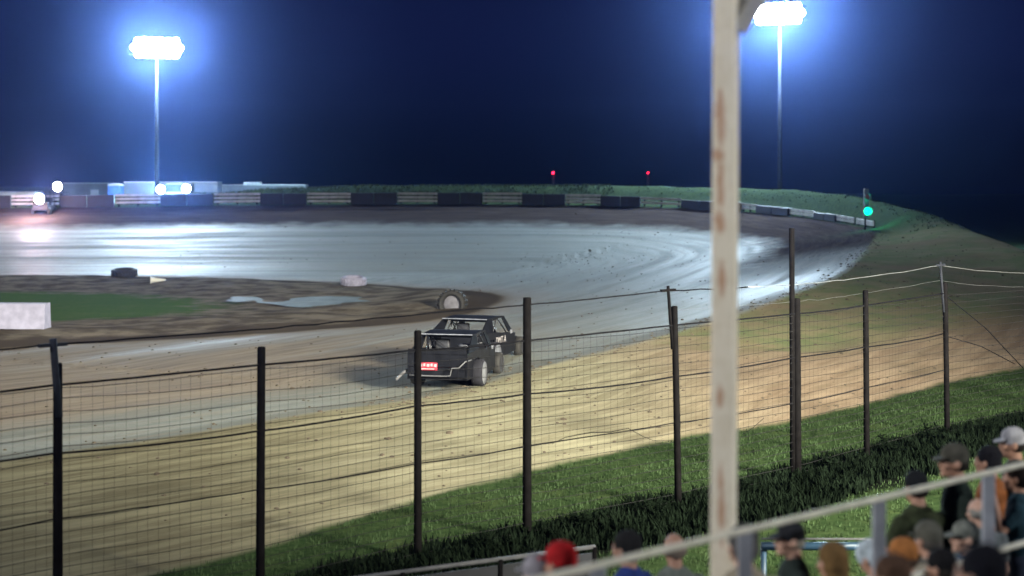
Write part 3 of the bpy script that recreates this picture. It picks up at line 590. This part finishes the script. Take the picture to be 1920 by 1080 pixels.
    lw = [P(1035, 832, 26.8), P(1060, 820, 27.2), P(1085, 815, 27.4), P(1110, 811, 27.7), P(1145, 810, 28), P(1178, 803, 28.4), P(1205, 818, 28.6), P(1225, 826, 28.8), P(1262, 826, 29.2)]
    MB().tube([q - O for q in lw], [.003, .006, .008, .009, .009, .006, .004, .004, .003], 5).tube([P(1392, 815, 31) - O, P(1412, 802, 31.2) - O, P(1432, 784, 31.5) - O], .005, 5).build('loose_wire', M['cable'], e)
fence()

# ------------------------------------------------------------------ grass and weeds
def blades(name, pts, hmin, hmax, w, m, kind='stuff', label=None, lean=.5, per=3):
    vs = []; fs = []
    for (x, y, z) in pts:
        for _ in range(per):
            a = random.uniform(0, 6.28); h = random.uniform(hmin, hmax); dx, dy = math.cos(a), math.sin(a); ox, oy = x + random.gauss(0, .05), y + random.gauss(0, .05)
            l = lean * h * random.uniform(.1, 1); b = len(vs)
            vs += [(ox - dy * w, oy + dx * w, z - .02), (ox + dy * w, oy - dx * w, z - .02), (ox + dy * w * .6 + dx * l * .4, oy - dx * w * .6 + dy * l * .4, z + h * .6), (ox - dy * w * .6 + dx * l * .4, oy + dx * w * .6 + dy * l * .4, z + h * .6), (ox + dx * l, oy + dy * l, z + h)]
            fs += [(b, b + 1, b + 2, b + 3), (b + 3, b + 2, b + 4)]
    return tag(MB().add(vs, fs).build(name, m), label, None, None, kind)
def scatter(n, u0, u1, v0, v1, z=None):                  # along the fence direction (u) and across it (v, + = track side)
    d = Vector((.726, .688)); nn = Vector((-.688, .726)); o = Vector((posts[4][0], posts[4][1])); U = rng.uniform(u0, u1, n); V_ = rng.uniform(v0, v1, n)
    X = o.x + U * d.x + V_ * nn.x; Y = o.y + U * d.y + V_ * nn.y; return X, Y
def on_ground(X, Y, keep=None):
    Z, s, t, isl, g, br, gr = terrain(X, Y, True); k = np.ones(len(X), bool) if keep is None else keep(s, g, X, Y); return list(zip(X[k], Y[k], Z[k]))
gm = mat('grass_blade', (.027, .044, .020), .8, var=.6, scale=.8, spec=.0); wmat = mat('shaded_weed_leaf', (.005, .008, .005), .8, var=.6, scale=2, spec=.0); bmat = mat('bank_grass_blade', (.038, .056, .028), .95, var=.3, scale=.5, spec=.2)  # weed colour is near-black because it carries the shade at the fence foot
X, Y = scatter(34000, -14, 26, -9, 9)
blades('grass', on_ground(X, Y, lambda s, g, x, y: (g > .1) & ((fdist(x, y) < -.2) | (fdist(x, y) > 1.5))), .03, .09, .010, gm)
X, Y = scatter(26000, -14, 22, -4.5, 1.5)
def clods():
    rr = random.Random(12); m = MB(); X = []; Y = []; R_ = []
    for _ in range(2600):
        i = rr.randrange(40, len(ED) - 60); q = rr.random(); off = rr.gauss(0, .5) if q < .35 else (rr.uniform(1, 9) if q < .7 else rr.uniform(-22, 0)); t = ED[i + 1, :2] - ED[i, :2]; t = t / np.hypot(*t)
        x = ED[i, 0] + t[1] * off; y = ED[i, 1] - t[0] * off
        if y > 20 and abs(x / y) < .4: X.append(x); Y.append(y); R_.append(rr.uniform(.015, .045) * (1.6 if rr.random() < .1 else 1))
    Z, _, _, isl_, g_, _, _ = terrain(np.array(X), np.array(Y), True)
    for x, y, z, r, gq, iq in zip(X, Y, Z, R_, g_, isl_):
        if gq > -.3 or iq < 0: continue
        m.ell((x, y, z + r * .2), (r * rr.uniform(.8, 1.5), r * rr.uniform(.7, 1.2), r * rr.uniform(.5, .8)), None, 5, 3)
    m.sm = [False] * len(m.sm); tag(m.build('dirt_clods', mat('dry_clod', (.085, .07, .055), .95, spec=.0)), kind='stuff')
clods()
blades('weeds', on_ground(X, Y, lambda s, g, x, y: (fdist(x, y) > -.45 + .5 * vnoise(x, y, .7, 4)) & (fdist(x, y) < 1.7 + 1.2 * vnoise(x, y, .9, 6))), .08, .3, .03, wmat, lean=.8)
xx = rng.uniform(4, 34, 9000); yy = rng.uniform(58, 132, 9000)
blades('bank_grass', on_ground(xx, yy, lambda s, g, x, y: (s > 2) & (y > 92) & (s < 5)), .04, .13, .022, bmat)
xx = rng.uniform(-45, 8, 6000); yy = rng.uniform(127, 134, 6000)
blades('bank_grass', on_ground(xx, yy, lambda s, g, x, y: (s > .9)), .08, .22, .03, bmat)
def tall_weed(px, py, Y, h, label):
    x = (px - 960) / F * Y; z = tz(x, Y); e = MB(); r = random.Random(px)
    for k in range(14):
        a = r.uniform(0, 6.28); l = r.uniform(.1, .7) * h; tip = Vector((x + math.cos(a) * l, Y + math.sin(a) * l, z + h * r.uniform(.6, 1)))
        e.tube([(x, Y, z), Vector((x, Y, z)).lerp(tip, .5) + Vector((0, 0, .05)), tip], [.012, .008, .003], 5)
        for j in range(9):
            q = Vector((x, Y, z)).lerp(tip, r.uniform(.3, 1)); b = r.uniform(0, 6.28); L = r.uniform(.06, .14); d = Vector((math.cos(b) * L, math.sin(b) * L, r.uniform(0, .06))); sd = Vector((-d.y, d.x, 0)) * .3
            e.add([q, q + d * .5 + sd, q + d, q + d * .5 - sd], [(0, 1, 2, 3)])
    tag(e.build('weed_plant', wmat), label, 'weed', 'tall weeds at the fence foot')
for (px, Y, h, lb) in [(a_, b_, c_ * .55, d_) for a_, b_, c_, d_ in ((1232, 28.4, .9, 'dark bushy weed just left of the fifth fence post from the left'), (1090, 27.4, .7, 'dark leafy weed midway between the thick post and the next one right'), (905, 25.8, .7, 'dark weed left of the thick fence post'), (1665, 34.6, 1.0, 'tall weed just right of the second fence post from the right'), (1745, 36.3, 1.1, 'tallest dark weed just left of the rightmost fence post'), (1850, 37.8, .9, 'dark weed right of the rightmost fence post'), (1400, 30.6, .6, 'low weed right of the white stand post'), (1560, 33., .7, 'dark weed right of the tall pipe on the fence'))]:
    tall_weed(px, 0, Y, h, lb)

# ------------------------------------------------------------------ railings near the ground
def low_rail():
    a, b = G(560, 1098, 1.1), G(1115, 1025, 1.1); c = (a + b) / 2; e = empty('low_railing', (c.x, c.y, 0), 0, 'dark low railing with a pale top, bottom centre before the weeds', 'railing'); A, B = a - Vector((c.x, c.y, 0)), b - Vector((c.x, c.y, 0))
    MB().tube([A, B], .03, 8).build('top_rail', M['dull'], e)
    MB().bar(A + Vector((0, 0, -.55)), B + Vector((0, 0, -.55)), .03, .95).build('panel', M['dark'], e)
    for q in (0, .33, .66, 1): MB().tube([A.lerp(B, q) + Vector((0, -.03, 0)), A.lerp(B, q) + Vector((0, -.03, -1.15))], .03, 8).build('post', M['post'], e)
low_rail()
def pipe_barrier():
    Y = 21.5; x0, x1 = (1428 - 960) / F * Y, (1700 - 960) / F * Y; z = CZ - (1024 - HY) / F * Y; e = empty('pipe_barrier', ((x0 + x1) / 2, Y, 0), 0, 'dark blue horizontal pipe barrier on the grass behind the spectators', 'barrier'); L = x1 - x0
    MB().tube([(-L / 2, 0, z), (L / 2, 0, z)], .055, 10).build('pipe', M['blue'], e); MB().tube([(-L / 2, .03, z + .09), (L / 2, .03, z + .085)], .015, 6).build('upper_pipe', M['dull'], e)
    for q in (-.48, 0, .48): MB().tube([(q * L, .07, 0), (q * L, .07, z)], .04, 8).build('post', M['blue'], e)
pipe_barrier()

# ------------------------------------------------------------------ grandstand
DU = Vector((.726, .688, 0)); DN = Vector((-.688, .726, 0)); P0 = Vector((.2, 7.77, 0))
def SN(u, n, z): return P0 + DU * u + DN * n + Vector((0, 0, z))
def rowz(k): return 3.73 - .25 * k
def stand():
    o = SN(2, 0, 0); e = empty('bleachers', o, 0, 'stepped metal bleachers the spectators sit and stand on', 'bleachers'); U0, U1 = -7, 13
    for k in range(-2, 8):
        n = -2.2 + .7 * k; z = rowz(k)
        MB().bar(SN(U0, n, z - .02) - o, SN(U1, n, z - .02) - o, .26, .04, .008).build('bench', M['alu'], e)
        m = MB()
        for j in (-.2, .0, .2, .4): m.bar(SN(U0, n + .2 + j * .9, z - .47) - o, SN(U1, n + .2 + j * .9, z - .47) - o, .16, .03)
        m.build('footboard', M['alu'], e)
    m = MB()
    for u in np.arange(U0 + .5, U1, 2.2):
        m.bar(SN(u, -3.8, rowz(-2.3) - .6) - o, SN(u, 3.1, rowz(7.3) - .6) - o, .06, .12)
        for k in range(-2, 8): m.bar(SN(u, -2.2 + .7 * k, rowz(k) - .56) - o, SN(u, -2.2 + .7 * k, rowz(k) - .04) - o, .05, .05)
        for n in (-3.6, -1, 1.2, 3.0): m.bar(SN(u, n, -.3) - o, SN(u, n, rowz((n + 2.2) / .7) - .62) - o, .09, .09)
    m.build('frame', M['steel'], e)
stand()
def handrail():
    o = SN(2, 0, 3.0); e = empty('handrail', o, 0, 'pale painted handrail running across the spectators', 'handrail'); zt = 4.1
    MB().tube([SN(-3, 0, zt) - o, SN(-1, 0, zt) - o, SN(3, 0, zt) - o, SN(11, 0, zt) - o], .018, 10).build('top_rail', M['railp'], e)
    MB().tube([SN(-3, 0, 3.575) - o, SN(11, 0, 3.575) - o], .019, 10).build('mid_rail', M['railp'], e)
    for px in (1405, 1656, 1861, 2040, 1130):
        a = (px - 960) / F; u = (a * P0.y - P0.x) / (DU.x - a * DU.y)
        MB().bar(SN(u, 0.03, 2.5) - o, SN(u, .03, zt - .02) - o, .075, .05, .006).build('post', M['railq'], e)
handrail()
def white_post():
    m = bpy.data.materials.new('rusty_white_paint'); m.use_nodes = True; n = NT(m); b = n.N['Principled BSDF']; tc = n.N.new('ShaderNodeTexCoord').outputs['Object']; sp = n.N.new('ShaderNodeSeparateXYZ'); n.L.new(tc, sp.inputs[0])
    n1 = n.noise(tc, 9, 6, .65, .5); n2 = n.noise(tc, 40, 4, .6); x, z = sp.outputs[0], sp.outputs[2]; acc = None
    for (py, hh, ww, xo) in ((188, 16, .014, .0), (215, 26, .022, -.004), (240, 34, .02, .004), (290, 10, .028, -.008), (335, 22, .016, 0), (365, 22, .018, .004), (410, 16, .024, -.004), (425, 10, .02, 0), (520, 26, .016, .006), (740, 20, .015, -.005), (895, 26, .014, 0), (955, 34, .016, .004), (1010, 14, .01, .008)):
        zc = CZ - (py - HY) / F * 9.2; q = n.math('ADD', n.math('POWER', n.math('DIVIDE', n.math('SUBTRACT', z, zc), hh / F * 9.2), 2.), n.math('POWER', n.math('DIVIDE', n.math('SUBTRACT', x, -.028 + xo), ww), 2.))
        v = n.step(n.math('ADD', q, n.math('MULTIPLY', n.math('SUBTRACT', n1, .5), 5.5)), 2.6, .1); acc = v if acc is None else n.math('MAXIMUM', acc, v)
    base = n.mix(n.step(n1, .35, .65), (.72, .66, .53), (.80, .75, .63)); base = n.mix(n.math('MULTIPLY', n.step(n1, .58, .72), .35), base, (.55, .42, .28))
    base = n.mix(n.math('MULTIPLY', acc, .85), base, n.mix(n2, (.36, .17, .10), (.58, .34, .20))); n.put(b.inputs['Base Color'], base); b.inputs['Roughness'].default_value = .5
    Y = 9.2; x0 = (1358 - 960) / F * Y; e = empty('stand_post', (x0, Y, 0), 0, 'tall rust-stained white steel post in front of the view', 'post')
    # two visible faces: a square tube turned towards the lens
    R = Matrix.Rotation(math.radians(-24), 3, 'Z'); sec = .122; ztop = 8.6; tl = .024
    vs = []; 
    bm = MB()
    for zz in (-.3, ztop):
        off = tl * (zz - 4) / 4.6
        for (a, c) in ((-1, -1), (1, -1), (1, 1), (-1, 1)):
            v = R @ Vector((a * sec / 2, c * sec / 2, 0)); vs.append((v.x + off - .004, v.y, zz))
    bm.add(vs, [(0, 1, 5, 4), (1, 2, 6, 5), (2, 3, 7, 6), (3, 0, 4, 7), (4, 5, 6, 7), (3, 2, 1, 0)])
    o = bm.build('post', m, e); md = o.modifiers.new('b', 'BEVEL'); md.width = .008; md.segments = 3
    z1 = CZ - (50 - HY) / F * Y
    MB().bar((.075, 0, z1 - .02), (.56, .0, z1 + .72), .06, .10, .006).build('brace', M['white'], e)
    MB().prism([(.07, z1 - .05), (.07, z1 + .3), (.2, z1 + .3)], 'y', -.006, .006).build('gusset', M['white'], e)
    MB().bar((-4, .0, 8.66), (4, 0.0, 8.66), .14, .2).build('roof_beam', M['white'], e)
white_post()

# ------------------------------------------------------------------ people
skinA = mat('skin', (.40, .22, .15), .55, var=.12, scale=12); skinB = mat('skin_pale', (.50, .30, .22), .55, var=.12, scale=12)
FAB = {}
def fab(c):
    if c not in FAB: FAB[c] = mat('fabric', tuple(x * .6 for x in c), .9, var=.3, scale=14, bump=.5, spec=.2)
    return FAB[c]
def head_scale(): pass
def person(px, py, n, label, shirt, hair=(.03, .025, .02), cap=None, pose='down', sit=False, yaw=0., tilt=0., long=False, skin=None, trousers=(.03, .04, .07), longsleeve=False, bald=False):
    """px,py = head centre in the photo; n = row across the stand"""
    skin = skin or skinA
    a = (px - 960) / F; X0 = P0 + DN * n; u = (a * X0.y - X0.x) / (DU.x - a * DU.y); Y = X0.y + u * DU.y; zh = CZ - (py - HY) / F * Y; pos = X0 + DU * u
    k = (n + 2.2) / .7; foot = rowz(k) - .455
    hh = zh - foot; S = (hh / 1.235 if sit else hh / 1.62); Sx = min(max(S, .92), 1.06)
    drop = 0.0
    if abs(S - Sx) > 1e-3: print('PERSON scale', label, round(S, 2))
    e = empty('person', (pos.x, pos.y, foot), 0, label, 'person'); base = math.atan2(DN.y, DN.x) - math.pi / 2
    e.rotation_euler = (0, 0, base + yaw); e.scale = (Sx, Sx, S)
    # local: +Y forward, +X right; head centre at z=1.62 standing / 1.235 sitting
    b = MB(); sh = MB(); tr = MB(); dz = -.385 if sit else 0.0; V = Vector
    hip = .93 + dz; hz = 1.62 + dz; fwd = .0
    R = Matrix.Rotation(-tilt, 3, 'X'); hc = V((0, fwd + .03, hz))
    def H(x, y, z): return hc + R @ V((x, y, z))
    b.ell(H(0, -.008, .02), (.076, .096, .105), R).ell(H(0, .025, -.05), (.055, .066, .07), R).ell(H(0, .078, -.09), (.026, .022, .02), R)      # cranium, jaw, chin
    b.ell(H(0, .098, -.02), (.012, .018, .028), R).ell(H(0, .082, .02), (.05, .014, .012), R).ell(H(.04, .068, -.03), (.022, .02, .02), R).ell(H(-.04, .068, -.03), (.022, .02, .02), R).ell(H(0, .088, -.058), (.022, .01, .009), R)
    for sx in (-1, 1): b.ell(H(sx * .08, -.008, -.012), (.012, .022, .032), R)
    b.limb(H(0, -.02, -.06), (0, -.01, hz - .2), .055, .062)
    b.ell((0, 0, hip + .36), (.17, .10, .22)).ell((0, 0, hip + .08), (.15, .105, .16)).ell((0, -.01, hz - .22), (.15, .075, .07))
    for q, o in ((sh, .016),): q.ell((0, 0, hip + .36), (.175 + o, .108 + o, .23)).ell((0, .01, hip + .1), (.165 + o, .12 + o, .17)).ell((0, -.01, hz - .235), (.155 + o, .08 + o, .07)).limb((0, 0, hz - .22), (0, -.005, hz - .155), .075, .062)
    S_ = {}
    for sx in (-1, 1):
        s0 = V((sx * .185, -.01, hz - .25))
        if pose == 'down': el, wr, hd = V((sx * .23, -.03, hz - .53)), V((sx * .21, .06, hz - .77)), V((0, .15, -1))
        elif pose == 'lap': el, wr, hd = V((sx * .23, .03, hz - .53)), V((sx * .11, .24, hz - .62)), V((-sx * .4, 1, -.2))
        elif pose == 'cross': el, wr, hd = V((sx * .24, .08, hz - .5)), V((sx * -.02, .22, hz - .45 + sx * .02)), V((-sx, .1, 0))
        elif pose == 'phone': el, wr, hd = (V((sx * .23, .14, hz - .48)), V((sx * .14, .26, hz - .24)), V((-sx * .1, .3, 1))) if sx < 0 else (V((sx * .23, .03, hz - .53)), V((sx * .11, .24, hz - .62)), V((-sx * .4, 1, -.2)))
        elif pose == 'raised': el, wr, hd = (V((sx * .27, .12, hz - .42)), V((sx * .15, .2, hz - .12)), V((-sx * .4, .1, 1))) if sx < 0 else (V((sx * .24, .03, hz - .52)), V((sx * .16, .22, hz - .6)), V((0, 1, -.1)))
        elif pose == 'lean': el, wr, hd = V((sx * .25, .18, hz - .48)), V((sx * .12, .38, hz - .5)), V((-sx * .3, 1, -.1))
        hd = hd.normalized()
        b.limb(s0, el, .048, .038).limb(el, wr, .038, .026)
        sh.limb(s0, s0.lerp(el, .62), .068, .056)
        if longsleeve: sh.limb(s0.lerp(el, .6), el, .058, .052).limb(el, el.lerp(wr, .93), .052, .040)
        # hand: palm, four fingers, thumb
        side = V((-sx, 0, 0)); side = (side - hd * side.dot(hd)).normalized(); nrm = hd.cross(side)
        pc = wr + hd * .045; b.limb(wr, pc + hd * .03, .026, .03)
        for f in range(4):
            L = (.066, .074, .07, .055)[f]; r0 = pc + hd * .038 + side * (.027 - .018 * f); k1 = r0 + (hd + nrm * .15 * sx).normalized() * L * .55; k2 = k1 + (hd * .6 + nrm * .7 * sx * (1 if pose != 'down' else .6)).normalized() * L * .5
            b.limb(r0, k1, .0095, .009).limb(k1, k2, .009, .0075)
        t0 = wr + hd * .025 + side * .028; t1 = t0 + (side * .8 + hd * .8).normalized() * .035; b.limb(t0, t1, .012, .011).limb(t1, t1 + (hd + side * .1).normalized() * .028, .011, .009)
        S_[sx] = (wr, hd, pc)
        # legs
        h0 = V((sx * .09, 0, hip))
        if sit: kn, an = V((sx * .12, .42, hip + .02)), V((sx * .12, .40, .09))
        else: kn, an = V((sx * .10, .03, .50)), V((sx * .11, 0, .09))
        b.limb(h0, kn, .085, .055).limb(kn, an, .052, .036).limb(an + V((0, -.03, -.04)), an + V((0, .14, -.055)), .036, .03)
        tr.limb(h0, kn, .105, .075).limb(kn, an + V((0, 0, .04)), .072, .062)
    tr.ell((0, 0, hip + .02), (.17, .125, .13))
    b.build('body', skin, e, .0085, 2)
    sh.build('shirt', fab(shirt), e, .016, 3); tr.build('trousers', fab(trousers), e, .02, 3)
    for sx in (-1, 1):
        MB().ell(H(sx * .03, .083, .002), (.011, .008, .008), R, 8, 6).build('eye', M['letter'], e)
        an = V((sx * .12, .40, .05)) if sit else V((sx * .11, 0, .05)); MB().ell(an + V((0, .05, 0)), (.05, .14, .05)).build('shoe', M['cage'], e)
    if cap is not None:
        c = MB().ell(H(0, -.008, .055), (.086, .105, .085), R); c.ell(H(0, -.01, .02), (.085, .104, .05), R)
        o = c.build('cap', fab(cap), e, .011, 2)
        br = MB(); pts = []
        for q in range(9):
            t = math.pi * q / 8; pts.append((.074 * math.cos(t), .075 + .085 * math.sin(t)))
        for z in (.028, .036): pass
        vs = [H(x, y, .03 - .25 * (y - .08)) for x, y in pts] + [H(x, y, .040 - .25 * (y - .08)) for x, y in pts]; nn = len(pts)
        br.add(vs, [tuple(range(nn)), tuple(range(2 * nn - 1, nn - 1, -1))] + [(i, i + 1, nn + i + 1, nn + i) for i in range(nn - 1)]).build('cap_peak', fab(cap), o)
        hr = MB().ell(H(0, -.035, -.02), (.082, .078, .055), R).build('hair', fab(hair), e, .012, 1)
    elif not bald:
        hr = MB().ell(H(0, -.02, .04), (.090, .106, .096), R).ell(H(0, -.045, -.01), (.088, .08, .085), R)
        if long: hr.ell(H(0, -.06, -.1), (.085, .06, .13), R).ell(H(0, -.07, -.2), (.075, .045, .1), R)
        rr = random.Random(px)
        for _ in range(26):
            t, ph = rr.uniform(0, 6.28), rr.uniform(0, 1.3); hr.ell(H(.085 * math.cos(t) * math.sin(ph), -.03 + .09 * math.sin(t) * math.sin(ph), .04 + .09 * math.cos(ph)), (.016, .02, .013), R, 6, 4)
        hr.build('hair', fab(hair), e, .009, 1)
    else:
        hr = MB()
        for sx in (-1, 1): hr.ell(H(sx * .07, -.03, .0), (.02, .06, .045), R)
        hr.ell(H(0, -.085, .0), (.07, .03, .06), R).build('hair', fab(hair), e, .01, 1)
    e['_w'] = 0; del e['_w']
    return e, S_
GR = 'x'
person(1058, 1060, 1.3, 'person in a bright red cap, standing bottom centre', (.05, .05, .06), cap=(.55, .015, .02))
person(1014, 1082, 1.5, 'person in a pale grey cap, leftmost, beside the red cap', (.10, .10, .12), cap=(.42, .40, .45))
person(1180, 1030, 2.7, 'person in a royal blue shirt with dark hair, behind the handrail', (.035, .07, .30), hair=(.02, .02, .022), yaw=.2)
person(1266, 1032, 2.7, 'person in a pale grey-green shirt left of the white post', (.22, .25, .22), hair=(.30, .24, .19), yaw=-.5, bald=True)
person(1396, 1026, .15, 'grey-haired person in a cream shirt behind the first rail post', (.42, .37, .28), hair=(.12, .12, .12), yaw=-.4)
person(1489, 1012, .9, 'person in a dark cap and dark jacket with white hair, face turned left', (.03, .045, .04), cap=(.03, .032, .04), hair=(.45, .43, .36), yaw=.9, skin=skinB, longsleeve=True)
e, Sd = person(1565, 1056, .6, 'golden-haired person holding up a dark phone', (.22, .15, .12), hair=(.22, .13, .05), pose='phone', yaw=-.3, sit=True, long=True)
wr, hd, pc = Sd[-1]; ph = MB().box((0, 0, 0), (.075, .012, .15), bev=.004); po = ph.build('phone', M['black']); tag(po, 'dark phone held up by the golden-haired person', 'phone')
po.matrix_world = Matrix.Translation(e.location) @ e.rotation_euler.to_matrix().to_4x4() @ Matrix.Diagonal((*e.scale, 1)) @ Matrix.Translation(pc + hd * .07 + Vector((0, .02, 0))) @ Matrix.Rotation(.3, 4, 'Y')
person(1640, 1050, .9, 'person in a light blue-white hooded top bending forward beside the golden hair', (.75, .88, .95), hair=(.70, .82, .90), pose='lean', sit=True, tilt=.8)
person(1700, 1046, .4, 'person in an orange cap, behind the second rail post', (.10, .12, .10), cap=(.50, .20, .06), hair=(.10, .06, .04), sit=True)
person(1678, 1086, -.8, 'person with long brown hair nearest the second rail post, bottom edge', (.06, .035, .035), hair=(.10, .055, .035), sit=True, long=True)
person(1746, 1014, .6, 'person in a faded olive-grey cap and beige shirt', (.40, .36, .28), cap=(.14, .14, .115), hair=(.1, .09, .08), sit=True, yaw=-.2)
person(1816, 1008, .8, 'person in a light grey cap and blue shirt, face turned left', (.04, .09, .18), cap=(.25, .27, .24), yaw=.9, skin=skinB, sit=True)
person(1772, 1066, -.1, 'person in a black cap low behind the lower rail', (.34, .31, .25), cap=(.008, .008, .010), sit=True)
person(1796, 866, 1.3, 'large person in a dark green sweatshirt standing with face turned left', (.025, .04, .032), cap=(.11, .105, .085), hair=(.03, .025, .02), yaw=.8, longsleeve=True)
person(1722, 916, 1.4, 'person in an olive camouflage shirt and dark cap, standing left of the dark green sweatshirt', (.06, .075, .035), cap=(.015, .018, .022), yaw=-.3, pose='cross')
person(1838, 962, .9, 'bald white-haired person in a grey shirt behind the third rail post', (.22, .25, .26), hair=(.36, .35, .32), bald=True, yaw=-.4, skin=skinB)
person(1912, 896, 1.1, 'person in a teal shirt with an arm raised at the right edge', (.03, .08, .11), hair=(.03, .02, .015), pose='raised', yaw=.4)
person(1905, 832, 2.0, 'person in a white cap at the right edge, farthest up', (.14, .14, .12), cap=(.55, .55, .60), yaw=.7)
person(1858, 866, 2.0, 'dark-haired person with an orange collar beyond the handrail', (.35, .12, .04), hair=(.012, .012, .018), yaw=.2)
person(1850, 1082, -2.2, 'nearest spectator, large dark navy hair at the bottom right', (.01, .012, .03), hair=(.004, .005, .012), sit=True, long=True)

# ------------------------------------------------------------------ air, sky, camera
def haze():
    m = bpy.data.materials.new('night_haze'); m.use_nodes = True; N = m.node_tree.nodes; N.clear(); o = N.new('ShaderNodeOutputMaterial'); v = N.new('ShaderNodeVolumePrincipled')
    v.inputs['Color'].default_value = (.22, .38, 1, 1); v.inputs['Density'].default_value = .0002; v.inputs['Anisotropy'].default_value = .95; m.node_tree.links.new(v.outputs[0], o.inputs['Volume'])
    b = MB().box((0, 310, 18), (1360, 760, 40)); ob = b.build('haze', m); ob.location = (0, 0, 0); tag(ob, kind='stuff')
haze()
w = bpy.data.worlds.new('World'); SC.world = w; w.use_nodes = True; n = NT(w); bg = n.N['Background']
sky = n.N.new('ShaderNodeTexSky'); sky.sky_type = 'NISHITA'; sky.sun_disc = False; sky.sun_elevation = math.radians(-9); sky.sun_rotation = math.radians(200)
g = n.N.new('ShaderNodeTexCoord').outputs['Generated']; sp = n.N.new('ShaderNodeSeparateXYZ'); n.L.new(g, sp.inputs[0])
night = n.mix(n.step(sp.outputs[2], -.02, .35), (.0025, .0042, .030), (.0040, .0032, .032))
ad = n.N.new('ShaderNodeMix'); ad.data_type = 'RGBA'; ad.blend_type = 'ADD'; ad.inputs[0].default_value = 1; n.L.new(night, ad.inputs[6])
sc_ = n.N.new('ShaderNodeVectorMath'); sc_.operation = 'SCALE'; sc_.inputs[3].default_value = .05; n.L.new(sky.outputs[0], sc_.inputs[0]); n.L.new(sc_.outputs[0], ad.inputs[7])
low_ = n.mix(n.step(sp.outputs[2], .0, .09), (.0009, .0014, .006), ad.outputs[2]); n.L.new(low_, bg.inputs['Color']); bg.inputs['Strength'].default_value = 1.0

cam = bpy.data.cameras.new('camera'); co = bpy.data.objects.new('camera', cam); COL.objects.link(co); SC.camera = co
co.location = (0, 0, CZ); co.rotation_euler = (math.pi / 2, 0, 0); cam.sensor_width = 36; cam.lens = 36 * F / 1920; cam.shift_y = -(540 - HY) / 1920; cam.clip_end = 3000; cam.clip_start = .05
cam.dof.use_dof = True; cam.dof.focus_distance = 36; cam.dof.aperture_fstop = 1.0
vs_ = SC.view_settings; vs_.view_transform = 'Standard'; vs_.look = 'None'; vs_.gamma = 1; vs_.exposure = 0
cy = SC.cycles; cy.use_denoising = True; cy.max_bounces = 4; cy.volume_bounces = 0; cy.diffuse_bounces = 2; cy.glossy_bounces = 2; cy.transparent_max_bounces = 6; cy.sample_clamp_indirect = 4; cy.caustics_reflective = False; cy.caustics_refractive = False
